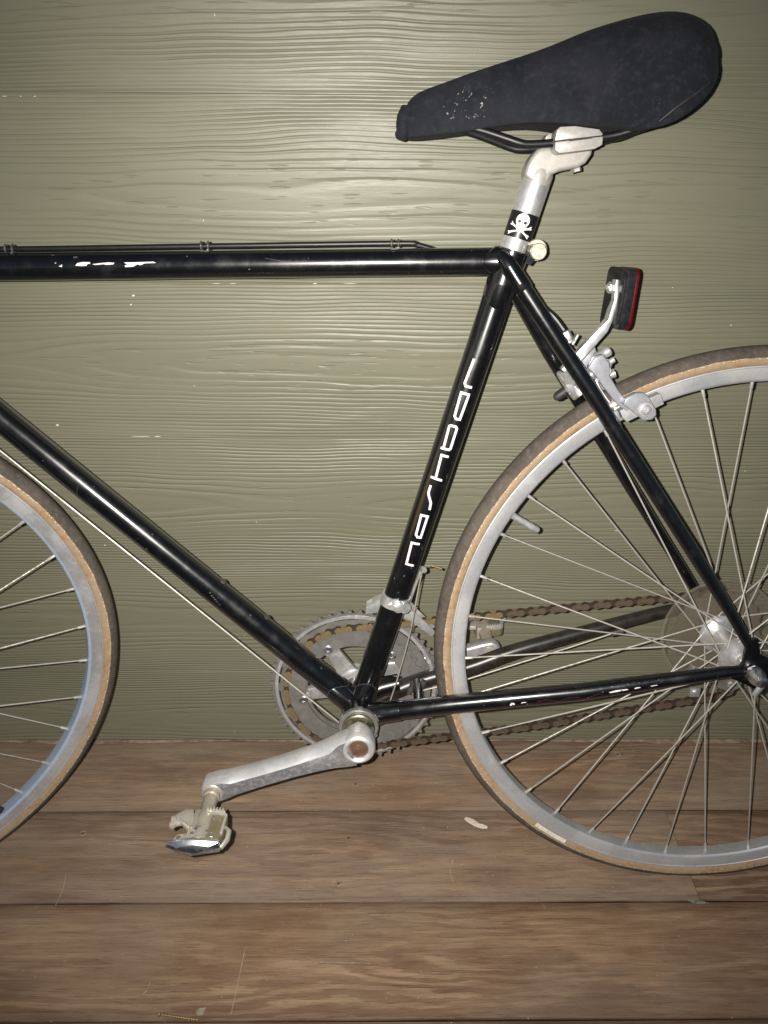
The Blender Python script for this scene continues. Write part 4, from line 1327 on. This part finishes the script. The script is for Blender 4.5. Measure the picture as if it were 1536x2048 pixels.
tipc = RC + V(0.171 * math.cos(rc_ang), 0, 0.171 * math.sin(rc_ang))
part(MB().lathe([(0.0070, 0), (0.0078, 0.0006), (0.0078, 0.0014), (0.0062, 0.0018), (0.0040, 0.0012), (0, 0.001)], (tipc.x, 0.0681, tipc.z), (0, -1, 0), 24), 'spindle_end', 'mud_metal', rarm)
# bottom bracket cup and lockring on the camera side
mb = MB()
mb.lathe([(0.0150, -0.0330), (0.0225, -0.0345), (0.0228, -0.0400), (0.0215, -0.0412), (0.0185, -0.0410)], (BB.x, 0, BB.z), (0, 1, 0), 48)
for k in range(6):
    a = math.radians(25 + 60 * k)
    mb.box((BB.x + 0.0232 * math.cos(a), -0.0375, BB.z + 0.0232 * math.sin(a)), (0.0022, 0.0045, 0.006), Matrix.Rotation(-a, 3, 'Y'))
part(mb, 'lockring', 'ring', bevel=0.0004)
mb = MB().lathe([(0.0185, -0.040), (0.0185, -0.0440), (0.0170, -0.0452), (0.0105, -0.0448), (0.0095, -0.046), (0.0085, -0.060)], (BB.x, 0, BB.z), (0, 1, 0), 44)
for k in range(6):
    a = math.radians(10 + 60 * k)
    mb.lathe([(0.0012, 0), (0.0012, 0.0004)], (BB.x + 0.0145 * math.cos(a), -0.0452, BB.z + 0.0145 * math.sin(a)), (0, -1, 0), 8)
part(mb, 'bearing_cup', 'cup')


# chain: path round the inner ring, along to the freewheel, round it and the cage, and back
def tangent_path():
    R1 = 0.0845
    P = []
    y_a, y_b = 0.0400, 0.0420
    top_a, bot_a = 95.0, 281.0 - 1
    # arc on the ring, from top going left (ccw) to bottom
    for i in range(61):
        a = math.radians(top_a + (bot_a - top_a) * i / 60)
        P.append(V(RC.x + R1 * math.cos(a), y_a, RC.z + R1 * math.sin(a)))
    # lower run to the cage pulley, then over to the cog, and back along the top
    low = [V(-0.200, 0.0405, -0.1405), V(0.0240, y_b, -0.0985), V(0.040, y_b, -0.089), V(0.046, y_b, -0.075), V(0.040, y_b, -0.062), V(0.030, y_b, -0.052), V(0.010, y_b, -0.040), V(0.026, y_b, -0.030)]
    P += low
    for i in range(14):
        a = math.radians(-35 + 130 * i / 13)
        P.append(V(0.0400 * math.cos(a), y_b, 0.0400 * math.sin(a) + 0.001))
    P.append(P[0].copy())
    return P


CP = tangent_path()
cum = [0.0]
for i in range(1, len(CP)):
    cum.append(cum[-1] + (CP[i] - CP[i - 1]).length)


def at_len(s_):
    s_ = s_ % cum[-1]
    i = int(np.searchsorted(cum, s_)) or 1
    i = min(i, len(CP) - 1)
    t = (s_ - cum[i - 1]) / max(1e-9, cum[i] - cum[i - 1])
    return CP[i - 1].lerp(CP[i], t)


NL = int(round(cum[-1] / 0.0127 / 2) * 2)
pitch = cum[-1] / NL


def plate(mb, y, th, L, r):
    n_ = 7
    out = []
    for k in range(n_):
        a = math.radians(-115 + 230 * k / (n_ - 1))
        out.append((L / 2 + r * math.cos(a), r * math.sin(a)))
    out.append((0, r * 0.62))
    for k in range(n_):
        a = math.radians(65 + 230 * k / (n_ - 1))
        out.append((-L / 2 + r * math.cos(a), r * math.sin(a)))
    out.append((0, -r * 0.62))
    mb.prism(out, y, y + th)


ml = {}
for kind, mat_ in (('outer', 'chain_pale'), ('outer_rust', 'chain_rust'), ('inner', 'chain_dark')):
    mb = MB()
    if kind.startswith('outer'):
        plate(mb, -0.0036, 0.0009, pitch, 0.0042)
        plate(mb, 0.0027, 0.0009, pitch, 0.0042)
        for sg in (-1, 1):
            mb.lathe([(0.0017, -0.0039), (0.0017, 0.0039)], (sg * pitch / 2, 0, 0), (0, 1, 0), 8)
    else:
        plate(mb, -0.0025, 0.0009, pitch, 0.0041)
        plate(mb, 0.0016, 0.0009, pitch, 0.0041)
        for sg in (-1, 1):
            mb.lathe([(0.0037, -0.0015), (0.0037, 0.0015)], (sg * pitch / 2, 0, 0), (0, 1, 0), 10)
    ml[kind] = mb.mesh('chain_link', mat_, angle=30)
chain = bpy.data.objects.new('chain', None)
C.objects.link(chain)
chain.parent = bike
for i in range(NL):
    a_, b_ = at_len(i * pitch), at_len((i + 1) * pitch)
    c_ = (a_ + b_) / 2
    d = (b_ - a_).normalized()
    ang = math.atan2(d.z, d.x)
    rust = not (i * pitch < 0.20 or c_.z > -0.02 and c_.x < -0.24)
    key = 'inner' if i % 2 else ('outer_rust' if rust else 'outer')
    link('chain_link', ml[key], chain, Matrix.Translation(c_ + V(0, 0, H)) @ Matrix.Rotation(-ang, 4, 'Y'))

# rear derailleur cage
mb = MB()
for y in (0.0360, 0.0480):
    mb.prism([(-0.018, -0.050), (-0.005, -0.036), (0.018, -0.034), (0.030, -0.048), (0.044, -0.066), (0.046, -0.082), (0.034, -0.090), (0.018, -0.084), (0.004, -0.066), (-0.012, -0.062)], y, y + 0.0015)
mb.tube([V(0.010, 0.036, -0.046), V(0.010, 0.062, -0.046)], 0.0070, 16)
mb.tube([V(0.010, 0.060, -0.040), V(0.018, 0.066, -0.012)], 0.0085, 16)
der = part(mb, 'rear_derailleur', 'ring')
for c_ in ((0.010, -0.046), (0.032, -0.078)):
    part(MB().lathe([(0.013, 0.0395), (0.0145, 0.0410), (0.0145, 0.0430), (0.013, 0.0445)], (c_[0], 0, c_[1]), (0, 1, 0), 11), 'jockey_wheel', 'black_plastic', der)
    part(MB().hexagon((c_[0], 0.0360, c_[1]), (0, -1, 0), 0.0045, 0.003), 'pulley_bolt', 'alu', der)
for c_ in ((-0.0115, -0.0880), (-0.0165, -0.0540)):
    mb = MB().box((c_[0], 0.0340, c_[1]), (0.012, 0.004, 0.012))
    mb.hexagon((c_[0], 0.0320, c_[1]), (0, -1, 0), 0.0042, 0.002)
    part(mb, 'cage_stop', 'alu', der, bevel=0.001)

# front derailleur: clamp band, cage
mb = MB()
sleeve_r = 0.0158
L_ = V(ST.z, 0, -ST.x)
vs_, fs_ = [], []
n = 48
for j, (s_, r_) in enumerate(((0.1395, 0.0144), (0.1393, 0.0160), (0.1520, 0.0160), (0.1522, 0.0144))):
    for k in range(n):
        a = 2 * math.pi * k / n
        sk_ = 0.0012 * math.sin(a)
        vs_.append(BB + ST * (s_ + sk_) + (L_ * math.sin(a) + V(0, -1, 0) * math.cos(a)) * r_)
fs_ = [[j * n + k, j * n + (k + 1) % n, (j + 1) * n + (k + 1) % n, (j + 1) * n + k] for j in range(3) for k in range(n)]
mb.add(vs_, fs_)
c_ = on_tube(BB, ST, 0.0160, 0.1455, 0.003)
mb.lathe([(0.0062, -0.001), (0.0062, 0.0035), (0.0045, 0.0045)], c_, (0.15, -1, 0.0), 20)
mb.lathe([(0.0062, -0.001), (0.0062, 0.0030)], c_ + V(0.0070, 0.0015, -0.002), (0.45, -1, 0), 20)
mb.lathe([(0.0022, 0), (0.0022, 0.003), (0.001, 0.0035)], c_ + V(-0.0095, 0.002, 0.0015), (0, -1, 0), 12)
part(mb, 'derailleur_clamp', 'alu_bright')
mb = MB()
mb.prism([(-0.4135, 0.0170), (-0.4130, 0.0255), (-0.3985, 0.0330), (-0.3930, 0.0360), (-0.3700, 0.0290), (-0.3560, 0.0190), (-0.3300, -0.0080), (-0.3350, -0.0130), (-0.3620, 0.0080), (-0.3900, 0.0190)], 0.0360, 0.0372)
mb.prism([(-0.4135, 0.0170), (-0.4130, 0.0255), (-0.3985, 0.0330), (-0.3930, 0.0360), (-0.3700, 0.0290), (-0.3560, 0.0190), (-0.3300, -0.0080), (-0.3350, -0.0130), (-0.3620, 0.0080), (-0.3900, 0.0190)], 0.0515, 0.0527)
mb.box((-0.3990, 0.0440, 0.0335), (0.016, 0.016, 0.0012), Matrix.Rotation(-0.42, 3, 'Y'))
mb.tube([V(-0.3850, 0.012, 0.0500), V(-0.3750, 0.030, 0.0400)], 0.0055, 12)
mb.tube([V(-0.3750, 0.0300, 0.0420), V(-0.3560, 0.0330, 0.0240)], 0.0042, 4)
part(mb, 'front_derailleur', 'alu_bright', bevel=0.0003)
mb = MB()
mb.tube(smooth_path([V(-0.3905, 0.004, -0.1010), V(-0.3760, 0.006, -0.0500), V(-0.3625, 0.008, 0.0080), V(-0.3545, 0.010, 0.0600), V(-0.3498, 0.010, 0.0855)], 5), 0.0008, 8)
part(mb, 'gear_cable', 'cable')
mb = MB()
mb.lathe([(0.0030, -0.0035), (0.0036, -0.002), (0.0036, 0.002), (0.0028, 0.0035)], (-0.3490, 0.009, 0.0860), (0.2, -1, 0), 14)
mb.tube([V(-0.3515, 0.009, 0.0845), V(-0.3560, 0.010, 0.0720), V(-0.3640, 0.012, 0.0450)], [0.0022, 0.0018, 0.0020], 10)
part(mb, 'cable_anchor', 'alu')
mb = MB().tube([V(-0.3480, 0.009, 0.0890), V(-0.3385, 0.012, 0.0890)], 0.0007, 8).tube([V(-0.3385, 0.012, 0.0892), V(-0.3285, 0.013, 0.0850)], 0.0014, 8)
part(mb, 'cable_end', 'brass')

# cables: bare one under the down tube, black housing along the top tube with clips
mb = MB().tube([V(-0.9050, -0.0080, 0.3360), V(-0.7907, -0.0080, 0.2290), V(-0.649, -0.0080, 0.0935), V(-0.4440, -0.0080, -0.1030)], 0.0011, 8)
part(mb, 'gear_cable', 'cable')
mb = MB().tube([V(-0.372, 0.030, -0.0905), V(-0.30, 0.038, -0.0760), V(-0.17, 0.047, -0.0350), V(-0.112, 0.050, -0.0150)], 0.0010, 8)
part(mb, 'gear_cable', 'cable')
mb = MB().tube([V(-0.1180, 0.0490, -0.0160), V(-0.1040, 0.0500, -0.0120)], 0.0042, 12).tube([V(-0.35, 0.020, -0.078), V(-0.344, 0.0205, -0.064)], 0.0038, 10).tube([V(-0.362, 0.018, -0.080), V(-0.358, 0.0185, -0.066)], 0.0030, 10)
part(mb, 'cable_stop', 'lug_highlight_and_fitting_grey')
hs = smooth_path([V(-0.97, -0.01, 0.50), V(-0.93, 0, 0.440), V(-0.85, 0, 0.4215), V(-0.7507, 0, 0.4215), V(-0.5656, 0, 0.4252), V(-0.3849, 0, 0.4288), V(-0.3650, 0.001, 0.4278), V(-0.3450, 0.003, 0.4225), V(-0.3300, 0.005, 0.4150)], 10)
part(MB().tube(hs, 0.0026, 12), 'cable_housing', 'housing')
for x, z in ((-0.7507, 0.4207), (-0.5656, 0.4245), (-0.3849, 0.4275)):
    mb = MB()
    for dx in (-0.0033, 0.0033):
        for s1 in (0,):
            ring_pts = [V(x + dx, 0.0036 * math.cos(a_), z + 0.0010 + 0.0036 * math.sin(a_)) for a_ in [math.radians(-60 + 300 * k / 14) for k in range(15)]]
            mb.tube(ring_pts, 0.0011, 8)
    mb.box((x, -0.0015, z - 0.0050), (0.0085, 0.006, 0.0035))
    mb.lathe([(0.0012, 0), (0.0012, 0.0012)], (x + 0.0030, -0.0042, z - 0.0025), (0, -1, 0), 8)
    part(mb, 'cable_clip', 'lug_highlight_and_fitting_grey', top_tube, bevel=0.0005)
for s_ in (0.2195, 0.1555):
    c_ = BB + DT * s_
    nrm = V(DT.z, 0, -DT.x) * (1 if DT.z > 0 else -1)
    nrm = V(math.sin(math.radians(43.43)), 0, math.cos(math.radians(43.43)))
    part(MB().lathe([(0.0040, -0.002), (0.0040, 0.0016), (0.0030, 0.0022), (0.0018, 0.0022)], c_ + nrm * 0.0143, nrm, 14), 'bottle_boss', 'lug_highlight_and_fitting_grey', down_tube)
for s_, w_ in ((0.300, -0.0),):
    pass

# ------------------------------------------------------------------ pedals
def pedal(tip, y0, sgn):
    """spindle and a small muddy clip-in body; u runs along the bicycle, v out along the spindle, h up"""
    D = 0.012
    def slab_(mb, pts, h0, h1):
        n_ = len(pts)
        vs_ = [V(tip.x - 0.003 + u * 0.88, y0 + sgn * (v + D), tip.z + h) for h in (h0, h1) for u, v in pts]
        return mb.add(vs_, [list(range(n_)), [n_ + k for k in range(n_)][::-1]] + [[k, (k + 1) % n_, n_ + (k + 1) % n_, n_ + k] for k in range(n_)])
    y = lambda t: y0 + sgn * t
    mb = MB()
    mb.lathe([(0.0112, 0.0), (0.0118, 0.0010), (0.0105, 0.0022), (0.0094, 0.0024), (0.0092, 0.008), (0.0080, 0.0095), (0.0078, 0.020 + D), (0.0090, 0.024 + D), (0.0096, 0.034 + D), (0.0085, 0.064 + D)], (tip.x, y0, tip.z), (0, sgn, 0), 28)
    mb.tube([V(tip.x, y(-0.017), tip.z), V(tip.x, y(0.001), tip.z)], 0.0070, 20)
    body = part(mb, 'pedal', 'mud_metal')
    # left jaw with its hooked horn
    mb = MB()
    slab_(mb, [(-0.010, 0.024), (-0.018, 0.024), (-0.027, 0.029), (-0.0335, 0.040), (-0.0340, 0.047), (-0.0300, 0.049), (-0.0255, 0.044), (-0.0200, 0.043), (-0.0130, 0.050), (-0.0080, 0.054), (-0.006, 0.040)], 0.0035, 0.0095)
    slab_(mb, [(-0.0335, 0.038), (-0.0280, 0.036), (-0.0255, 0.042), (-0.0310, 0.048)], 0.0090, 0.0125)
    part(mb, 'jaw', 'jaw_steel', body, bevel=0.0016)
    mb = MB()
    for q in range(5):
        slab_(mb, [(-0.0225 + q * 0.0036, 0.0405 + q * 0.0024), (-0.0202 + q * 0.0036, 0.0395 + q * 0.0024), (-0.0190 + q * 0.0036, 0.0430 + q * 0.0024), (-0.0212 + q * 0.0036, 0.0440 + q * 0.0024)], 0.0090, 0.0112)
    part(mb, 'jaw_tooth', 'mud_metal', body, bevel=0.0005)['kind'] = 'stuff'
    # right tray: raised rim round a dirty olive pocket
    mb = MB()
    slab_(mb, [(0.0065, 0.0235), (0.0275, 0.0265), (0.0315, 0.0300), (0.0305, 0.0560), (0.0265, 0.0620), (0.0060, 0.0600)], -0.0060, 0.0045)
    part(mb, 'tray', 'pocket_grime', body, bevel=0.0012)
    mb = MB()
    slab_(mb, [(0.0050, 0.0225), (0.0280, 0.0255), (0.0290, 0.0290), (0.0055, 0.0265)], 0.0040, 0.0100)
    slab_(mb, [(0.0270, 0.0265), (0.0318, 0.0300), (0.0308, 0.0560), (0.0275, 0.0560), (0.0285, 0.0310)], 0.0030, 0.0080)
    part(mb, 'tray_rim', 'jaw_steel', body, bevel=0.0010)
    mb = MB()
    for q in range(6):
        slab_(mb, [(0.0062 + q * 0.0037, 0.0222 + q * 0.0005), (0.0084 + q * 0.0037, 0.0224 + q * 0.0005), (0.0084 + q * 0.0037, 0.0262 + q * 0.0005), (0.0062 + q * 0.0037, 0.0260 + q * 0.0005)], 0.0095, 0.0118)
    part(mb, 'rim_tooth', 'jaw_steel', body, bevel=0.0005)['kind'] = 'stuff'
    # centre block, spring housing and their screws
    mb = MB()
    slab_(mb, [(-0.0085, 0.022), (0.0075, 0.022), (0.0085, 0.046), (0.0070, 0.064), (-0.0100, 0.064), (-0.0110, 0.050)], -0.0090, 0.0078)
    slab_(mb, [(-0.0240, 0.0520), (-0.0110, 0.0500), (-0.0110, 0.0640), (-0.0270, 0.0630)], -0.0090, 0.0020)
    part(mb, 'pedal_body', 'mud_metal', body, bevel=0.0020)
    for (u, v, h, r_) in ((0.0010, 0.0500, 0.0078, 0.0042), (0.0115, 0.0520, 0.0045, 0.0024), (0.0185, 0.0570, 0.0045, 0.0030), (0.0160, 0.0320, 0.0045, 0.0022), (-0.0040, 0.0580, 0.0078, 0.0022), (-0.0200, 0.0580, 0.0020, 0.0026)):
        mb = MB().hexagon((tip.x - 0.003 + u * 0.88, y(v + D), tip.z + h), (0.12, -0.25 * 1, 1), r_, 0.0014)
        part(mb, 'pedal_screw', 'chrome', body)
    # rounded end plate, chrome worn to grey underneath
    mb = MB()
    out = [(-0.0310, 0.0040), (-0.0180, 0.0068), (-0.0020, 0.0088), (0.0150, 0.0072), (0.0290, 0.0050), (0.0325, -0.0010), (0.0290, -0.0070), (0.0100, -0.0100), (-0.0060, -0.0125), (-0.0240, -0.0058), (-0.0325, -0.0010)]
    def ring_(k, z_off, yy):
        return [V(tip.x - 0.003 + a * k * 0.88, y(yy + D), tip.z + b * k + z_off) for a, b in out]
    lay_ = [ring_(0.94, 0.0, 0.0630), ring_(1.0, 0.0, 0.0650), ring_(1.0, 0.0, 0.0675), ring_(0.62, -0.0006, 0.0712), ring_(0.20, -0.0022, 0.0728)]
    n_ = len(out)
    mb.add([v for l_ in lay_ for v in l_], [list(range(n_)), [4 * n_ + k for k in range(n_)][::-1]] + [[i * n_ + k, i * n_ + (k + 1) % n_, (i + 1) * n_ + (k + 1) % n_, (i + 1) * n_ + k] for i in range(4) for k in range(n_)])
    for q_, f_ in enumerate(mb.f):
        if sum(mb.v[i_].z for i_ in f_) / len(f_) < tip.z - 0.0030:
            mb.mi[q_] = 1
    part(mb, 'end_plate', ['chrome', 'plate_steel'], body, bevel=0.0006, angle=22)
    mb = MB().tube([V(tip.x + 0.0255, y(0.046 + D), tip.z + 0.004), V(tip.x + 0.0300, y(0.052 + D), tip.z + 0.005), V(tip.x + 0.0295, y(0.062 + D), tip.z + 0.003), V(tip.x + 0.0245, y(0.070 + D), tip.z + 0.000)], [0.0026, 0.0036, 0.0036, 0.0026], 12, flat=0.7)
    part(mb, 'side_lug', 'jaw_steel', body)
    return body


ltip = LC + V(0.171 * math.cos(lc_ang), 0, 0.171 * math.sin(lc_ang))
pedal(ltip, -0.0765, -1)
pedal(tipc, 0.0830, 1)

# ------------------------------------------------------------------ rear brake
SN = V(0.819, 0, 0.574)               # bolt axis, square to the seat stays
SD = V(0.574, 0, -0.819)              # down along the stays
B0 = V(-0.2009, 0, 0.2944)
mb = MB()
mb.tube([B0 - SN * 0.013, B0 + SN * 0.045], 0.0032, 14)
mb.lathe([(0.0075, -0.0035), (0.0075, 0.0), (0.0060, 0.001)], B0 - SN * 0.0065, SN, 6)
brake = part(mb, 'rear_brake', 'alu')
part(MB().lathe([(0.0050, 0), (0.0052, 0.004), (0.0048, 0.010), (0.0030, 0.0135), (0.0, 0.0145)], B0 - SN * 0.0105, SN * -1, 20), 'nut_cap', 'black_rubber', brake)
mb = MB().tube([B0 + V(0, -0.020, 0) - SD * 0.0215 + SN * -0.0015, B0 + V(0, -0.010, 0) - SD * 0.004 + SN * -0.004, B0 + V(0, -0.014, 0) + SD * 0.008 + SN * -0.001], [0.0050, 0.0085, 0.0040], 20, flat=0.5)
mb.lathe([(0.0165, -0.0045), (0.0172, -0.0030), (0.0165, 0.0), (0.0080, 0.0010)], B0 - SN * 0.0045 - SD * 0.004, SN, 32)
part(mb, 'radius_washer', 'alu_bright', brake)
P0 = B0 + SN * 0.030
# near caliper arm and its foot
arm = [(-0.1960, 0.3150), (-0.1900, 0.3262), (-0.1820, 0.3285), (-0.1750, 0.3200), (-0.1735, 0.3080), (-0.1650, 0.2955), (-0.1560, 0.2850), (-0.1480, 0.2800), (-0.1530, 0.2715), (-0.1640, 0.2800), (-0.1790, 0.2970), (-0.1860, 0.3060)]
mb = MB().prism(arm, -0.0240, -0.0150)
part(mb, 'brake_arm', 'brake_grey', brake, bevel=0.0020, segs=3)
foot = [(-0.1580, 0.2870), (-0.1480, 0.2925), (-0.1400, 0.2925), (-0.1345, 0.2880), (-0.1262, 0.2760), (-0.1250, 0.2700), (-0.1290, 0.2655), (-0.1370, 0.2645), (-0.1500, 0.2740), (-0.1600, 0.2810)]
mb = MB().prism(foot, -0.0310, -0.0225)
part(mb, 'brake_foot', 'brake_grey', brake, bevel=0.0020, segs=3)
mb = MB().lathe([(0.0078, 0), (0.0080, 0.0006), (0.0074, 0.0012), (0.0050, 0.0014), (0.0048, 0.0034), (0.0040, 0.0042), (0.0016, 0.0044), (0.0012, 0.0036), (0, 0.0036)], (-0.1372, -0.0310, 0.2762), (0, -1, 0), 28)
part(mb, 'pad_bolt', 'alu_bright', brake)
for sg in (-1, 1):
    y0_, y1_ = (-0.0235, -0.0120) if sg < 0 else (0.0120, 0.0235)
    mb = MB().prism([(-0.1600, 0.2730), (-0.1520, 0.2765), (-0.1270, 0.2880), (-0.1215, 0.2905), (-0.1165, 0.2800), (-0.1300, 0.2730), (-0.1515, 0.2615), (-0.1560, 0.2655)], y0_, y1_)
    part(mb, 'brake_pad', 'rubber_pad', brake, bevel=0.0008)
    mb = MB().prism([(-0.1690, 0.2700), (-0.1618, 0.2735), (-0.1580, 0.2655), (-0.1640, 0.2615)], y0_, y1_)
    part(mb, 'pad_end', 'rubber_pad', brake, bevel=0.0008)
# far arm, springs, centre piece, barrel and quick release on the top
farm = [(-0.1960, 0.3080), (-0.1900, 0.3290), (-0.1800, 0.3330), (-0.1750, 0.3200), (-0.1735, 0.3080), (-0.1650, 0.2955), (-0.1500, 0.2850), (-0.1380, 0.2800), (-0.1400, 0.2700), (-0.1640, 0.2800), (-0.1790, 0.2970), (-0.1860, 0.3040)]
part(MB().prism(farm, 0.0180, 0.0260), 'brake_arm', 'brake_grey', brake, bevel=0.0020)
mb = MB()
mb.tube([P0 + V(0, -0.020, 0), P0 + V(0, 0.022, 0)], 0.0048, 14)
mb.lathe([(0.0062, -0.016), (0.0062, 0.006), (0.0045, 0.010)], P0, SN, 20)
part(mb, 'brake_centre', 'alu_bright', brake)
for sg in (-1, 1):
    mb = MB().tube(smooth_path([P0 + V(-0.006, 0.008 * sg, -0.002), V(-0.1835, 0.014 * sg, 0.3010), V(-0.1760, 0.015 * sg, 0.2890), V(-0.1690, 0.016 * sg, 0.2800)], 5), 0.0010, 8)
    mb.tube(smooth_path([P0 + V(-0.004, 0.012 * sg, 0.001), V(-0.1800, 0.018 * sg, 0.3030), V(-0.1710, 0.019 * sg, 0.2930), V(-0.1650, 0.016 * sg, 0.2790)], 5), 0.0008, 8)
    part(mb, 'brake_spring', 'alu_bright', brake)
mb = MB().box((-0.1640, -0.016, 0.2790), (0.012, 0.006, 0.0032), Matrix.Rotation(-0.45, 3, 'Y')).box((-0.1625, -0.0165, 0.2725), (0.0018, 0.003, 0.0075), Matrix.Rotation(-0.4, 3, 'Y'))
part(mb, 'spring_stop', 'bone_white', brake)
mb = MB().lathe([(0.0048, 0), (0.0060, 0.003), (0.0050, 0.006), (0.0046, 0.009), (0.0052, 0.010), (0.0052, 0.015), (0.0038, 0.0165)], V(-0.1815, 0.004, 0.3205), V(0.86, 0, 0.51), 16)
part(mb, 'barrel_adjuster', 'rubber_pad', brake)
mb = MB().tube([V(-0.1760, 0.006, 0.2990), V(-0.1600, 0.008, 0.3050)], [0.003, 0.0050], 12)
part(mb, 'cable_anchor', 'alu_bright', brake)
# brake cable end and the reflector bracket bolt
mb = MB().hexagon((-0.2158, 0.000, 0.3475), (0.45, -0.1, -0.9), 0.0052, 0.0100)
mb.lathe([(0.0068, 0.010), (0.0068, 0.0120), (0.0040, 0.013)], (-0.2158, 0, 0.3475), (0.45, -0.1, -0.9), 16)
mb.box((-0.2055, 0.0, 0.3400), (0.0022, 0.010, 0.011), Matrix.Rotation(0.45, 3, 'Y'))
part(mb, 'bracket_bolt', 'alu', bevel=0.0004)
mb = MB().tube(smooth_path([V(-0.330, 0.004, 0.4150), V(-0.27, 0.018, 0.395), V(-0.2300, 0.008, 0.3640), V(-0.2160, 0.002, 0.3480)], 6), [0.0025] * 12 + [0.0030] * 7, 10)
part(mb, 'cable_housing', 'housing')

# --- reflector on its bracket
mb = MB()
path = [V(-0.2140, -0.002, 0.3080), V(-0.2035, -0.002, 0.3205), V(-0.1790, -0.002, 0.3505), V(-0.1745, -0.002, 0.3590), V(-0.1715, -0.002, 0.3780), V(-0.1712, -0.002, 0.3975)]
vs_, fs_ = [], []
for i, p_ in enumerate(path):
    d = (path[min(i + 1, len(path) - 1)] - path[max(i - 1, 0)]).normalized()
    nrm = V(d.z, 0, -d.x)
    hw = [0.0055, 0.0055, 0.0060, 0.0080, 0.0085, 0.0065][i]
    for sx, sy in ((-1, -1), (1, -1), (1, 1), (-1, 1)):
        th = (0.0046, 0.0046, 0.0042, 0.0020, 0.0013, 0.0013)[i]
        vs_.append(p_ + nrm * sx * th + V(0, sy * hw, 0))
n_ = len(path)
for i in range(n_ - 1):
    for k in range(4):
        fs_.append([i * 4 + k, i * 4 + (k + 1) % 4, (i + 1) * 4 + (k + 1) % 4, (i + 1) * 4 + k])
fs_ += [[0, 1, 2, 3], [(n_ - 1) * 4 + k for k in (3, 2, 1, 0)]]
mb.add(vs_, fs_)
bracket = part(mb, 'reflector_bracket', 'alu_bright', bevel=0.0007)
TL = Matrix.Rotation(0.20, 3, 'Z') @ Matrix.Rotation(0.075, 3, 'Y')
RF = V(-0.1650, 0.000, 0.3800)


def rounded(hy, hz, r, n=5):
    out = []
    for cy, cz, a0 in ((hy - r, hz - r, 0), (-hy + r, hz - r, 90), (-hy + r, -hz + r, 180), (hy - r, -hz + r, 270)):
        for k in range(n + 1):
            a = math.radians(a0 + 90 * k / n)
            out.append((cy + r * math.cos(a), cz + r * math.sin(a)))
    return out


def slab(mb, x0, x1, hy, hz, r):
    o_ = rounded(hy, hz, r)
    n_ = len(o_)
    vs_ = [RF + TL @ V(x, a, b) for x in (x0, x1) for a, b in o_]
    mb.add(vs_, [list(range(n_))[::-1], [n_ + k for k in range(n_)]] + [[k, (k + 1) % n_, n_ + (k + 1) % n_, n_ + k] for k in range(n_)])
    return mb


mb = slab(MB(), -0.0062, 0.0035, 0.0210, 0.0285, 0.007)
slab(mb, -0.0075, -0.0058, 0.0178, 0.0250, 0.006)
refl = part(mb, 'reflector', 'black_plastic', bevel=0.0007)
part(slab(MB(), 0.0033, 0.0060, 0.0217, 0.0292, 0.008), 'reflector_lens', 'red', refl, bevel=0.001)
mb = MB().hexagon(RF + TL @ V(-0.0100, -0.002, 0.0090), TL @ V(-1, 0, 0), 0.0056, 0.0048)
mb.lathe([(0.0024, 0), (0.0024, 0.003), (0.0012, 0.0036)], RF + TL @ V(-0.0140, -0.002, 0.0090), TL @ V(-1, 0, 0), 12)
part(mb, 'reflector_nut', 'alu_bright', bracket)
